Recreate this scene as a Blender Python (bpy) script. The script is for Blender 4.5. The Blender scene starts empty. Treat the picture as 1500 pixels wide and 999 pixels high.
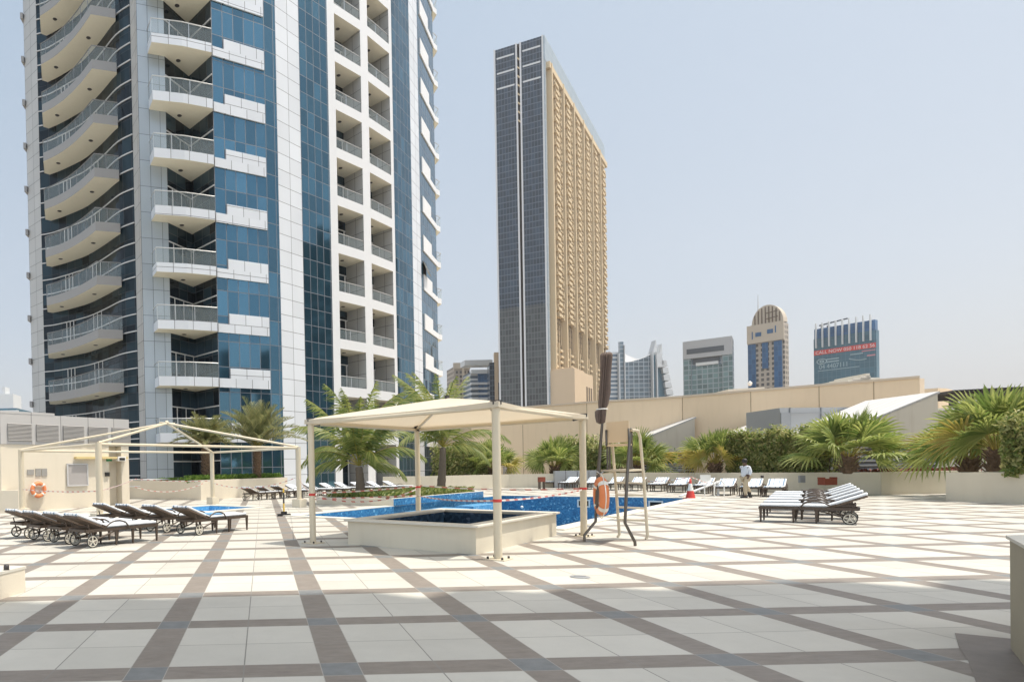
import bpy, math, random
from mathutils import Vector, Matrix
R = math.radians
random.seed(7)
S = bpy.context.scene
COL = S.collection

# ------------------------------------------------------------------ camera, sky, sun, exposure
EYE = 1.505
F, CX, CY = 903.0, 393.9, 698.5            # focal length and principal point in photo pixels (1500 x 999)
PITCH, ROLL, YAW = 0.0104, -0.0206, -0.0102
fwd = Vector((-math.sin(YAW)*math.cos(PITCH), math.cos(YAW)*math.cos(PITCH), -math.sin(PITCH)))
_r = Vector((math.cos(YAW), math.sin(YAW), 0)); _u = _r.cross(fwd)
right = _r*math.cos(ROLL)+_u*math.sin(ROLL); up = _u*math.cos(ROLL)-_r*math.sin(ROLL)
cam = bpy.data.cameras.new('camera'); camo = bpy.data.objects.new('camera', cam); COL.objects.link(camo)
m = Matrix((right, up, -fwd)).transposed().to_4x4(); m.translation = Vector((0, 0, EYE)); camo.matrix_world = m
cam.sensor_fit = 'HORIZONTAL'; cam.sensor_width = 36; cam.lens = F/1500*36
cam.shift_x = (749.5-CX)/1500; cam.shift_y = (CY-499)/1500
cam.clip_end = 9000; cam.clip_start = 0.05
S.camera = camo
SUN_EL, SUN_AZ = 69.0, 6.0                 # the sun stands to the right, a touch towards the viewer
w = bpy.data.worlds.new('World'); S.world = w; w.use_nodes = True
nt = w.node_tree; sky = nt.nodes.new('ShaderNodeTexSky'); sky.sky_type = 'NISHITA'; sky.sun_disc = False
sky.sun_elevation = R(SUN_EL); sky.sun_rotation = R(90+SUN_AZ); sky.air_density = 1.0; sky.dust_density = 5.0; sky.ozone_density = 1.2
# dusty air: the clear sky is thinned and a pale veil laid over it, whiter towards the horizon
_tc = nt.nodes.new('ShaderNodeTexCoord'); _sp = nt.nodes.new('ShaderNodeSeparateXYZ'); nt.links.new(_tc.outputs['Generated'], _sp.inputs[0])
_rp = nt.nodes.new('ShaderNodeValToRGB'); nt.links.new(_sp.outputs[2], _rp.inputs[0])
_rp.color_ramp.elements[0].position = 0.0; _rp.color_ramp.elements[0].color = (1.02, .985, .985, 1)
_rp.color_ramp.elements[1].position = .95; _rp.color_ramp.elements[1].color = (1.55, 1.62, 1.70, 1)   # milky glare high up round the sun
_e2 = _rp.color_ramp.elements.new(.62); _e2.color = (.60, .76, .93, 1)
_el = _rp.color_ramp.elements.new(.22); _el.color = (.78, .86, .97, 1)
_a = nt.nodes.new('ShaderNodeVectorMath'); _a.operation = 'MULTIPLY'; _a.inputs[1].default_value = (.35, .31, .25); nt.links.new(sky.outputs[0], _a.inputs[0])
_b = nt.nodes.new('ShaderNodeVectorMath'); _b.operation = 'MULTIPLY_ADD'; _b.inputs[1].default_value = (2.35, 2.42, 2.50); nt.links.new(_rp.outputs[0], _b.inputs[0]); nt.links.new(_a.outputs[0], _b.inputs[2])
# the unseen sky behind the viewer gets added brightness, to lift shaded walls
_c1 = nt.nodes.new('ShaderNodeMath'); _c1.operation = 'MULTIPLY_ADD'; _c1.inputs[1].default_value = -1.6; _c1.inputs[2].default_value = .05; _c1.use_clamp = True; nt.links.new(_sp.outputs[1], _c1.inputs[0])
_c2 = nt.nodes.new('ShaderNodeMath'); _c2.operation = 'MULTIPLY_ADD'; _c2.inputs[1].default_value = .95; _c2.inputs[2].default_value = 1.0; nt.links.new(_c1.outputs[0], _c2.inputs[0])
_d = nt.nodes.new('ShaderNodeVectorMath'); _d.operation = 'SCALE'; nt.links.new(_b.outputs[0], _d.inputs[0]); nt.links.new(_c2.outputs[0], _d.inputs['Scale'])
nt.links.new(_d.outputs[0], nt.nodes['Background'].inputs[0]); nt.nodes['Background'].inputs[1].default_value = 0.12
sl = bpy.data.lights.new('sun', 'SUN'); sl.energy = 2.7; sl.angle = R(0.55); sl.color = (1, .93, .82)
so = bpy.data.objects.new('sun', sl); COL.objects.link(so)
sd = Vector((math.cos(R(SUN_EL))*math.cos(R(SUN_AZ)), -math.cos(R(SUN_EL))*math.sin(R(SUN_AZ)), math.sin(R(SUN_EL))))
so.rotation_euler = sd.to_track_quat('Z', 'Y').to_euler()
S.view_settings.view_transform = 'Standard'; S.view_settings.look = 'None'; S.view_settings.gamma = 1
S.view_settings.exposure = 0.90
S.render.engine = 'CYCLES'

# ------------------------------------------------------------------ measuring helpers: a photo pixel gives the place where a thing stands
def ray(px, py): return right*((px-CX)/F) - up*((py-CY)/F) + fwd
def at(px, py, D): return Vector((0, 0, EYE)) + ray(px, py)*D
def gr(px, py, z=0.0):
    d = ray(px, py); return Vector((0, 0, EYE)) + d*((z-EYE)/d.z)
def hz(px): return CY - F*math.tan(PITCH) + math.tan(ROLL)*(px-CX)     # horizon row at a column
def plan(px, D):
    p = at(px, 690, D); return Vector((p.x, p.y))
def zat(px, py, D): return at(px, py, D).z

# ------------------------------------------------------------------ mesh builder
class MB:
    def __init__(s): s.v = []; s.f = []; s.m = []; s.uv = {}; s.sm = set()
    def add(s, vs, fs, mi=0, uvs=None, smooth=False):
        b = len(s.v); s.v += [tuple(v) for v in vs]
        for k, f in enumerate(fs):
            i = len(s.f); s.f.append([b+q for q in f]); s.m.append(mi)
            if smooth: s.sm.add(i)
            if uvs: s.uv[i] = uvs[k]
    def quad(s, a, b, c, d, mi=0, uv=None): s.add([a, b, c, d], [(0, 1, 2, 3)], mi, [uv] if uv else None)
    def wall(s, p, q, z0, z1, mi=0, u0=0.0, z1b=None):
        L = (Vector(q[:2])-Vector(p[:2])).length; zb = z1 if z1b is None else z1b
        s.quad((p[0], p[1], z0), (q[0], q[1], z0), (q[0], q[1], zb), (p[0], p[1], z1), mi, [(u0, z0), (u0+L, z0), (u0+L, zb), (u0, z1)])
        return u0+L
    def prism(s, poly, z0, z1, mi=0, mtop=None, mbot=None):
        n = len(poly); u = 0
        ar = sum(poly[i][0]*poly[(i+1) % n][1]-poly[(i+1) % n][0]*poly[i][1] for i in range(n))
        if ar < 0: poly = poly[::-1]
        for i in range(n): u = s.wall(poly[i], poly[(i+1) % n], z0, z1, mi, u)
        s.add([(p[0], p[1], z1) for p in poly], [tuple(range(n))], mi if mtop is None else mtop, [[(p[0], p[1]) for p in poly]])
        s.add([(p[0], p[1], z0) for p in poly], [tuple(range(n-1, -1, -1))], mi if mbot is None else mbot, [[(p[0], p[1]) for p in poly[::-1]]])
    def box(s, c, sz, mi=0, M=None, rz=0):
        x, y, z = [q/2 for q in sz]
        vs = [Vector((a*x, b*y, g*z)) for g in (-1, 1) for b in (-1, 1) for a in (-1, 1)]
        if rz: vs = [Matrix.Rotation(rz, 3, 'Z') @ v for v in vs]
        if M: vs = [M @ v for v in vs]
        vs = [v+Vector(c) for v in vs]
        fs = [(0, 2, 3, 1), (4, 5, 7, 6), (0, 1, 5, 4), (2, 6, 7, 3), (0, 4, 6, 2), (1, 3, 7, 5)]
        X, Y, Z = sz
        uv = [[(0, 0), (0, Y), (X, Y), (X, 0)], [(0, 0), (X, 0), (X, Y), (0, Y)], [(0, 0), (X, 0), (X, Z), (0, Z)], [(0, 0), (0, Z), (X, Z), (X, 0)], [(0, 0), (0, Z), (Y, Z), (Y, 0)], [(0, 0), (Y, 0), (Y, Z), (0, Z)]]
        s.add(vs, fs, mi, uv)
    def bar(s, a, b, wd, ht, mi=0):
        a = Vector(a); b = Vector(b); d = b-a; L = d.length
        if L < 1e-6: return
        q = d.to_track_quat('X', 'Z').to_matrix(); s.box((a+b)/2, (L, wd, ht), mi, q)
    def tube(s, pts, r, n=10, mi=0, cap=True, closed=False):
        pts = [Vector(p) for p in pts]; k = len(pts); rs = r if isinstance(r, (list, tuple)) else [r]*k
        rings = []; prev = None
        for i, p in enumerate(pts):
            if closed: d = pts[(i+1) % k]-pts[i-1]
            else: d = (pts[min(i+1, k-1)]-pts[max(i-1, 0)])
            d.normalize()
            if prev is None: a = d.orthogonal().normalized()
            else:
                a = prev - d*prev.dot(d)
                a = a.normalized() if a.length > 1e-5 else d.orthogonal().normalized()
            prev = a; b = d.cross(a)
            rings.append([p+(a*math.cos(t*2*math.pi/n)+b*math.sin(t*2*math.pi/n))*rs[i] for t in range(n)])
        vs = [v for g in rings for v in g]; fs = []
        for i in range(k if closed else k-1):
            j = (i+1) % k
            for t in range(n): u = (t+1) % n; fs.append((i*n+t, i*n+u, j*n+u, j*n+t))
        s.add(vs, fs, mi, None, True)
        if cap and not closed:
            s.add(rings[0], [tuple(range(n-1, -1, -1))], mi); s.add(rings[-1], [tuple(range(n))], mi)
    def lathe(s, prof, c=(0, 0, 0), n=16, mi=0):
        c = Vector(c); vs = []; fs = []
        for r, z in prof:
            for t in range(n): a = t*2*math.pi/n; vs.append(c+Vector((r*math.cos(a), r*math.sin(a), z)))
        for i in range(len(prof)-1):
            for t in range(n): u = (t+1) % n; fs.append((i*n+t, i*n+u, (i+1)*n+u, (i+1)*n+t))
        s.add(vs, fs, mi, None, True)
    def build(s, name, mats, parent=None, bevel=0):
        me = bpy.data.meshes.new(name)
        o3 = Vector((0, 0, 0))
        if parent is not None and not getattr(s, 'local', False):
            M = world_of(parent).inverted(); vs = [M @ Vector(v) for v in s.v]
        else: vs = s.v
        me.from_pydata([tuple(v) for v in vs], [], s.f)
        if not isinstance(mats, (list, tuple)): mats = [mats]
        for q in mats: me.materials.append(q)
        me.polygons.foreach_set('material_index', s.m)
        if s.sm: me.polygons.foreach_set('use_smooth', [i in s.sm for i in range(len(s.f))])
        if s.uv:
            L = me.uv_layers.new(name='UVMap')
            for p in me.polygons:
                u = s.uv.get(p.index)
                if u:
                    for k, li in enumerate(p.loop_indices): L.data[li].uv = u[k]
        me.update()
        o = bpy.data.objects.new(name, me); COL.objects.link(o)
        if parent is not None: o.parent = parent
        if bevel:
            b = o.modifiers.new('bevel', 'BEVEL'); b.width = bevel; b.segments = 2; b.limit_method = 'ANGLE'
        return o
def world_of(o):
    M = Matrix.LocRotScale(o.location, o.rotation_euler, o.scale)
    return (world_of(o.parent) @ M) if o.parent else M
def tag(o, label=None, cat=None, group=None, kind=None):
    if label: o['label'] = label
    if cat: o['category'] = cat
    if group: o['group'] = group
    if kind: o['kind'] = kind
    return o
def empty(name, loc=(0, 0, 0), rz=0, **k):
    o = bpy.data.objects.new(name, None); COL.objects.link(o); o.location = (tuple(loc)+(0, 0))[:3]; o.rotation_euler = (0, 0, rz); o.empty_display_size = .2
    return tag(o, **k)
def copy_tree(o, parent=None):
    c = o.copy(); COL.objects.link(c)
    if parent: c.parent = parent
    for ch in list(o.children): copy_tree(ch, c)
    return c
def LMB():
    m = MB(); m.local = True; return m

# ------------------------------------------------------------------ materials
MAT = {}
def nodes(name):
    m = bpy.data.materials.new(name); m.use_nodes = True; t = m.node_tree
    MAT[name] = m; return m, t, t.nodes['Principled BSDF']
def N(t, ty, **k):
    n = t.nodes.new(ty)
    for a, b in k.items():
        if a.startswith('i_'):
            key = a[2:]; key = int(key) if key.isdigit() else key.replace('_', ' ')
            n.inputs[key].default_value = b
        else: setattr(n, a, b)
    return n
def mth(t, op, a, b=None, c=None):
    n = t.nodes.new('ShaderNodeMath'); n.operation = op
    for i, q in enumerate((a, b, c)):
        if q is None: continue
        if hasattr(q, 'links') or hasattr(q, 'is_output'): t.links.new(q, n.inputs[i])
        else: n.inputs[i].default_value = q
    return n.outputs[0]
def mixc(t, fac, a, b, mode='MIX'):
    n = t.nodes.new('ShaderNodeMix'); n.data_type = 'RGBA'; n.blend_type = mode
    for key, q in ((0, fac), (6, a), (7, b)):
        if hasattr(q, 'is_output'): t.links.new(q, n.inputs[key])
        else: n.inputs[key].default_value = q if key == 0 else (tuple(q)+(1,))[:4]
    return n.outputs[2]
def plain(name, col, rough=.6, metal=0, var=.12, scale=3.0, bump=.0, spec=.5, coord='Object', stain=0):
    m, t, p = nodes(name)
    tc = N(t, 'ShaderNodeTexCoord'); no = N(t, 'ShaderNodeTexNoise', i_Scale=scale, i_Detail=6.0, i_Roughness=.65)
    t.links.new(tc.outputs[coord], no.inputs['Vector'])
    k = mth(t, 'MULTIPLY_ADD', no.outputs['Fac'], 2*var, 1-var)
    c = mixc(t, 1.0, col, k, 'MULTIPLY')
    if stain:
        mp = N(t, 'ShaderNodeMapping'); mp.inputs['Scale'].default_value = (2.2, 2.2, .25); t.links.new(tc.outputs[coord], mp.inputs[0])
        n2 = N(t, 'ShaderNodeTexNoise', i_Scale=2.0, i_Detail=5.0); t.links.new(mp.outputs[0], n2.inputs['Vector'])
        r = mth(t, 'SUBTRACT', n2.outputs['Fac'], .5); r = mth(t, 'MULTIPLY', r, 3.0); r.node.use_clamp = True
        r = mth(t, 'MULTIPLY', r, stain); c = mixc(t, r, c, (col[0]*.55, col[1]*.5, col[2]*.42))
    t.links.new(c, p.inputs['Base Color']); p.inputs['Roughness'].default_value = rough; p.inputs['Metallic'].default_value = metal
    p.inputs['Specular IOR Level'].default_value = spec
    if bump:
        b = N(t, 'ShaderNodeBump', i_Strength=bump, i_Distance=.01); n3 = N(t, 'ShaderNodeTexNoise', i_Scale=scale*25, i_Detail=3.0)
        t.links.new(tc.outputs[coord], n3.inputs['Vector']); t.links.new(n3.outputs['Fac'], b.inputs['Height']); t.links.new(b.outputs[0], p.inputs['Normal'])
    return m
def gridmat(name, col, line, pu, pv, lw=.03, rough=.4, metal=0, var=.1, tilt=0.0, ou=0.0, ov=0.0, lwv=None, col2=None, spec=.5, dirt=.0):
    """panels or panes in metres (UV), joints as thin lines, every panel a little different in tone and set"""
    m, t, p = nodes(name)
    uv = N(t, 'ShaderNodeUVMap'); sp = N(t, 'ShaderNodeSeparateXYZ'); t.links.new(uv.outputs[0], sp.inputs[0])
    a = mth(t, 'DIVIDE', mth(t, 'ADD', sp.outputs[0], ou), pu); b = mth(t, 'DIVIDE', mth(t, 'ADD', sp.outputs[1], ov), pv)
    fa = mth(t, 'FRACT', a); fb = mth(t, 'FRACT', b)
    la = mth(t, 'LESS_THAN', fa, lw/pu); lb = mth(t, 'LESS_THAN', fb, (lwv or lw)/pv); l = mth(t, 'MAXIMUM', la, lb)
    cv = N(t, 'ShaderNodeCombineXYZ'); t.links.new(mth(t, 'FLOOR', a), cv.inputs[0]); t.links.new(mth(t, 'FLOOR', b), cv.inputs[1])
    wn = N(t, 'ShaderNodeTexWhiteNoise'); wn.noise_dimensions = '3D'; t.links.new(cv.outputs[0], wn.inputs['Vector'])
    k = mth(t, 'MULTIPLY_ADD', wn.outputs['Value'], 2*var, 1-var)
    base = col
    if col2: base = mixc(t, mth(t, 'GREATER_THAN', wn.outputs['Value'], .72), col, col2)
    c = mixc(t, 1.0, base, k, 'MULTIPLY')
    if dirt:
        tc = N(t, 'ShaderNodeTexCoord'); mp = N(t, 'ShaderNodeMapping'); mp.inputs['Scale'].default_value = (1, 1, .2); t.links.new(tc.outputs['Object'], mp.inputs[0])
        no = N(t, 'ShaderNodeTexNoise', i_Scale=.9, i_Detail=6.0); t.links.new(mp.outputs[0], no.inputs['Vector'])
        c = mixc(t, 1.0, c, mth(t, 'MULTIPLY_ADD', no.outputs['Fac'], dirt*2, 1-dirt), 'MULTIPLY')
    c = mixc(t, l, c, line); t.links.new(c, p.inputs['Base Color'])
    p.inputs['Roughness'].default_value = rough; p.inputs['Specular IOR Level'].default_value = spec
    if metal: t.links.new(mth(t, 'MULTIPLY', mth(t, 'SUBTRACT', 1.0, l), metal), p.inputs['Metallic'])
    if rough < .3: t.links.new(mth(t, 'MULTIPLY_ADD', l, .5, rough), p.inputs['Roughness'])
    if tilt:
        g = N(t, 'ShaderNodeNewGeometry'); v1 = N(t, 'ShaderNodeVectorMath'); v1.operation = 'SUBTRACT'; v1.inputs[1].default_value = (.5, .5, .5)
        t.links.new(wn.outputs['Color'], v1.inputs[0]); v2 = N(t, 'ShaderNodeVectorMath'); v2.operation = 'SCALE'; v2.inputs['Scale'].default_value = tilt
        t.links.new(v1.outputs[0], v2.inputs[0]); v3 = N(t, 'ShaderNodeVectorMath'); v3.operation = 'ADD'
        t.links.new(g.outputs['Normal'], v3.inputs[0]); t.links.new(v2.outputs[0], v3.inputs[1])
        v4 = N(t, 'ShaderNodeVectorMath'); v4.operation = 'NORMALIZE'; t.links.new(v3.outputs[0], v4.inputs[0]); t.links.new(v4.outputs[0], p.inputs['Normal'])
    return m
def leafmat(name, col, col2, trans=.35, rough=.5):
    m, t, p = nodes(name)
    g = N(t, 'ShaderNodeNewGeometry'); c = mixc(t, g.outputs['Random Per Island'], col, col2)
    t.links.new(c, p.inputs['Base Color']); p.inputs['Roughness'].default_value = rough
    tr = N(t, 'ShaderNodeBsdfTranslucent'); t.links.new(c, tr.inputs[0]); mx = N(t, 'ShaderNodeMixShader', i_0=trans)
    t.links.new(p.outputs[0], mx.inputs[1]); t.links.new(tr.outputs[0], mx.inputs[2]); t.links.new(mx.outputs[0], t.nodes['Material Output'].inputs[0])
    return m

plain('white_panel_plain', (.65, .66, .67), .45, var=.04)
gridmat('clad_white', (.60, .63, .67), (.10, .10, .11), 1.25, 1.17, .035, .35, .0, .05, dirt=.05)
gridmat('clad_grey', (.42, .42, .41), (.09, .09, .09), 1.2, 1.17, .035, .4, .0, .05, dirt=.08)
gridmat('clad_blue', (.36, .41, .45), (.08, .09, .10), .72, 1.75, .03, .25, .15, .06)
gridmat('glass_blue', (.060, .145, .205), (.12, .13, .15), .75, 1.25, .05, .06, .75, .32, .03, col2=(.036, .092, .135), spec=.8)
gridmat('glass_blue_wide', (.058, .138, .198), (.11, .12, .14), .80, 1.75, .05, .06, .75, .32, .03, col2=(.034, .088, .130), spec=.8)
gridmat('glass_dark', (.045, .075, .10), (.03, .035, .04), .95, 1.2, .04, .07, .45, .45, .03, col2=(.015, .022, .03), spec=.5)
plain('soffit', (.74, .70, .58), .8, var=.05)
plain('fascia_grey', (.27, .265, .26), .5, var=.06)
plain('fascia_white', (.68, .69, .70), .45, var=.05)
plain('trim', (.55, .55, .55), .4, var=.03)
plain('rail_metal', (.55, .56, .56), .3, metal=.6, var=.03)
plain('dark_hole', (.02, .02, .02), .9)
m, t, p = nodes('rail_glass'); p.inputs['Base Color'].default_value = (.42, .50, .52, 1); p.inputs['Roughness'].default_value = .08
p.inputs['Alpha'].default_value = .22; p.inputs['Specular IOR Level'].default_value = .8
plain('beige_wall', (.64, .585, .47), .85, var=.06, scale=1.2, bump=.15, stain=.14)
plain('beige_light', (.66, .60, .49), .8, var=.05, scale=1.5, bump=.15, stain=.08)
plain('coping', (.60, .57, .50), .7, var=.06, scale=4, bump=.1)
plain('podium_wall', (.74, .585, .41), .9, var=.06, scale=.35, bump=.1, stain=.10)
plain('podium_trim', (.58, .48, .37), .9, var=.04)
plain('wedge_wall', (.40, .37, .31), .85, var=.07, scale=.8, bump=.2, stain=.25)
gridmat('wedge_roof', (.50, .50, .49), (.34, .34, .34), .55, 50, .05, .6, 0, .03)
plain('cream_paint', (.60, .53, .40), .42, var=.04)
plain('cream_fabric', (.70, .65, .54), .9, var=.03, scale=2)
plain('steel_dark', (.13, .115, .10), .35, metal=.7, var=.1)
plain('brown_metal', (.075, .055, .042), .45, metal=.2, var=.15, scale=8)
plain('brown_weave', (.12, .085, .06), .75, var=.3, scale=60)
plain('mattress', (.66, .69, .72), .9, var=.05, scale=6, bump=.1)
plain('towel_blue', (.16, .32, .50), .9, var=.1, scale=6)
plain('wheel_white', (.55, .52, .44), .5, var=.05)
plain('black_rubber', (.02, .02, .02), .6)
plain('orange', (.70, .23, .09), .5, var=.06)
plain('white_band', (.75, .74, .70), .5)
plain('umbrella_brown', (.20, .15, .125), .9, var=.25, scale=9)
plain('bark', (.16, .105, .065), .95, var=.4, scale=9, bump=.6)
plain('bark_grey', (.15, .12, .09), .95, var=.35, scale=8, bump=.6)
plain('soil', (.10, .07, .05), .95, var=.4, scale=6, bump=.6)
plain('grey_metal', (.30, .31, .32), .45, metal=.3, var=.05)
plain('grey_panel', (.34, .35, .36), .5, var=.05)
plain('dark_metal', (.05, .045, .045), .5, var=.2)
plain('yellow', (.70, .45, .05), .5); plain('ledge_yellow', (.62, .50, .24), .6)
plain('red', (.55, .05, .04), .5, var=.05)
plain('rust_box', (.22, .05, .025), .6, var=.15)
plain('skin', (.10, .055, .035), .6); plain('shirt', (.60, .64, .70), .85, var=.05, scale=9); plain('trousers', (.45, .38, .27), .85, var=.05, scale=9); plain('hair', (.012, .01, .01), .6)
leafmat('leaf_fan', (.15, .225, .05), (.44, .47, .15), .46)
leafmat('leaf_fan_yellow', (.34, .32, .05), (.42, .33, .10), .35)
leafmat('leaf_date', (.12, .15, .06), (.28, .27, .12), .35)
leafmat('leaf_coco', (.09, .16, .03), (.36, .37, .12), .45)
leafmat('leaf_hedge', (.12, .20, .035), (.50, .46, .20), .45)
leafmat('leaf_bright', (.08, .17, .02), (.19, .29, .05), .4)
# barrier tape: red and white stripes along its length
m, t, p = nodes('tape'); uv = N(t, 'ShaderNodeUVMap'); sp = N(t, 'ShaderNodeSeparateXYZ'); t.links.new(uv.outputs[0], sp.inputs[0])
t.links.new(mixc(t, mth(t, 'LESS_THAN', mth(t, 'FRACT', mth(t, 'DIVIDE', mth(t, 'ADD', sp.outputs[0], sp.outputs[1]), .34)), .42), (.74, .70, .66), (.58, .20, .17)), p.inputs['Base Color']); p.inputs['Roughness'].default_value = .5
# blue pool mosaic
def mosaic(name, a, b, c3):
    m, t, p = nodes(name); tc = N(t, 'ShaderNodeTexCoord')
    vo = N(t, 'ShaderNodeTexVoronoi', i_Scale=13.0); vo.distance = 'CHEBYCHEV'; t.links.new(tc.outputs['Object'], vo.inputs['Vector'])
    sp = N(t, 'ShaderNodeSeparateColor'); t.links.new(vo.outputs['Color'], sp.inputs[0])
    c = mixc(t, sp.outputs[0], a, b); c = mixc(t, mth(t, 'GREATER_THAN', sp.outputs[1], .94), c, c3)
    no = N(t, 'ShaderNodeTexNoise', i_Scale=.9, i_Detail=3.0); t.links.new(tc.outputs['Object'], no.inputs['Vector'])
    c = mixc(t, 1.0, c, mth(t, 'MULTIPLY_ADD', no.outputs['Fac'], .5, .75), 'MULTIPLY')
    t.links.new(c, p.inputs['Base Color']); p.inputs['Roughness'].default_value = .25
mosaic('mosaic', (.035, .13, .27), (.07, .25, .44), (.18, .40, .57))
mosaic('mosaic_light', (.08, .30, .55), (.18, .42, .66), (.35, .55, .72))
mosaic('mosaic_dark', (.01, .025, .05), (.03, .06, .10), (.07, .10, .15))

# deck: light tiles two by two, brown bands between them, blue-grey insets where bands cross (sizes in metres)
PER = 1.47; GX = -.6189*PER; GY = 3.1564*PER
m, t, p = nodes('deck_tiles'); tc = N(t, 'ShaderNodeTexCoord'); sp = N(t, 'ShaderNodeSeparateXYZ'); t.links.new(tc.outputs['Object'], sp.inputs[0])
def cell(o, off): return mth(t, 'ADD', mth(t, 'DIVIDE', mth(t, 'SUBTRACT', o, off), PER), 1000.5)
ca, cb = cell(sp.outputs[0], GX), cell(sp.outputs[1], GY)
fa, fb = mth(t, 'FRACT', ca), mth(t, 'FRACT', cb)
da, db = mth(t, 'ABSOLUTE', mth(t, 'SUBTRACT', fa, .5)), mth(t, 'ABSOLUTE', mth(t, 'SUBTRACT', fb, .5))
BW = .100
ba, bb = mth(t, 'LESS_THAN', da, BW), mth(t, 'LESS_THAN', db, BW)
band = mth(t, 'MAXIMUM', ba, bb); inset = mth(t, 'MULTIPLY', ba, bb)
def near(d, v, wd): return mth(t, 'LESS_THAN', mth(t, 'ABSOLUTE', mth(t, 'SUBTRACT', d, v)), wd)
jo = mth(t, 'MAXIMUM', near(da, .5, .0036), near(db, .5, .0030)); je = mth(t, 'MAXIMUM', near(da, BW, .0028), near(db, BW, .0028))
def noi(scale, detail=6, sc=(1, 1, 1), rough=.6):
    mp = N(t, 'ShaderNodeMapping'); mp.inputs['Scale'].default_value = sc; t.links.new(tc.outputs['Object'], mp.inputs[0])
    n = N(t, 'ShaderNodeTexNoise', i_Scale=scale, i_Detail=float(detail), i_Roughness=rough); t.links.new(mp.outputs[0], n.inputs['Vector']); return n.outputs['Fac']
cv = N(t, 'ShaderNodeCombineXYZ'); t.links.new(mth(t, 'FLOOR', mth(t, 'MULTIPLY', ca, 2)), cv.inputs[0]); t.links.new(mth(t, 'FLOOR', mth(t, 'MULTIPLY', cb, 2)), cv.inputs[1])
wn = N(t, 'ShaderNodeTexWhiteNoise'); t.links.new(cv.outputs[0], wn.inputs['Vector'])
tone = mth(t, 'ADD', mth(t, 'MULTIPLY_ADD', wn.outputs['Value'], .13, .86), mth(t, 'MULTIPLY', noi(1.1), .14))
tile = mixc(t, 1.0, (.51, .492, .44), tone, 'MULTIPLY')
tile = mixc(t, mth(t, 'MULTIPLY', noi(38, 4), .22), tile, (.42, .42, .40))
br = mixc(t, noi(5, 8, (1, 3.5, 1), .75), (.125, .105, .09), (.32, .285, .25))
ins = mixc(t, noi(9, 6), (.13, .135, .135), (.235, .245, .248))
c = mixc(t, band, tile, br); c = mixc(t, inset, c, ins); c = mixc(t, jo, c, (.22, .21, .19)); c = mixc(t, mth(t, 'MULTIPLY', je, .6), c, (.40, .38, .34))
dirt = mth(t, 'MULTIPLY_ADD', noi(.45, 8, (1, 1, 1), .75), .42, .79)
spots = mth(t, 'MULTIPLY', mth(t, 'GREATER_THAN', noi(2.3, 7, (1, 1, 1), .8), .66), .16); c = mixc(t, spots, c, (.20, .18, .15)); c = mixc(t, 1.0, c, dirt, 'MULTIPLY')
t.links.new(c, p.inputs['Base Color']); t.links.new(mth(t, 'MULTIPLY_ADD', noi(3, 5), .3, .42), p.inputs['Roughness']); p.inputs['Specular IOR Level'].default_value = .35
bp = N(t, 'ShaderNodeBump', i_Strength=.25, i_Distance=.004); t.links.new(mth(t, 'ADD', mth(t, 'SUBTRACT', 1.0, mth(t, 'MAXIMUM', jo, je)), mth(t, 'MULTIPLY', noi(55, 3), .5)), bp.inputs['Height']); t.links.new(bp.outputs[0], p.inputs['Normal'])
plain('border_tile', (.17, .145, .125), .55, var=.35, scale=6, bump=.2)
plain('far_ground', (.30, .27, .22), .95, var=.2, scale=.02)
plain('seat_beige', (.66, .49, .31), .6, var=.04)
plain('wall_shaded', (.36, .32, .235), .85, var=.06, scale=1.2, bump=.15, stain=.14)  # darker copy of the beige wall, with its shade put into the colour

gridmat('glass_curve', (.022, .040, .052), (.03, .035, .04), .95, 1.2, .04, .10, .25, .5, .03, col2=(.008, .012, .016), spec=.22)
m, t, p = nodes('mattress_striped'); tc = N(t, 'ShaderNodeTexCoord'); sp = N(t, 'ShaderNodeSeparateXYZ'); t.links.new(tc.outputs['Object'], sp.inputs[0])
ay = mth(t, 'ABSOLUTE', sp.outputs[1]); st = mth(t, 'MULTIPLY', mth(t, 'GREATER_THAN', ay, .205), mth(t, 'LESS_THAN', ay, .255)); st2 = mth(t, 'LESS_THAN', mth(t, 'ABSOLUTE', mth(t, 'SUBTRACT', ay, .09)), .012)
no = N(t, 'ShaderNodeTexNoise', i_Scale=7.0, i_Detail=4.0); t.links.new(tc.outputs['Object'], no.inputs['Vector'])
c = mixc(t, mth(t, 'MAXIMUM', st, st2), (.68, .71, .74), (.16, .24, .34)); c = mixc(t, 1.0, c, mth(t, 'MULTIPLY_ADD', no.outputs['Fac'], .25, .86), 'MULTIPLY'); t.links.new(c, p.inputs['Base Color']); p.inputs['Roughness'].default_value = .9
b = N(t, 'ShaderNodeBump', i_Strength=.5, i_Distance=.03); n3 = N(t, 'ShaderNodeTexNoise', i_Scale=5.0, i_Detail=3.0); t.links.new(tc.outputs['Object'], n3.inputs['Vector']); t.links.new(n3.outputs['Fac'], b.inputs['Height']); t.links.new(b.outputs[0], p.inputs['Normal'])
plain('rail_grey', (.20, .20, .20), .35, metal=.5, var=.03)
plain('gold_mid', (.34, .26, .165), .85, var=.1, scale=.2)
plain('gold_joint', (.36, .27, .18), .9)
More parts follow.
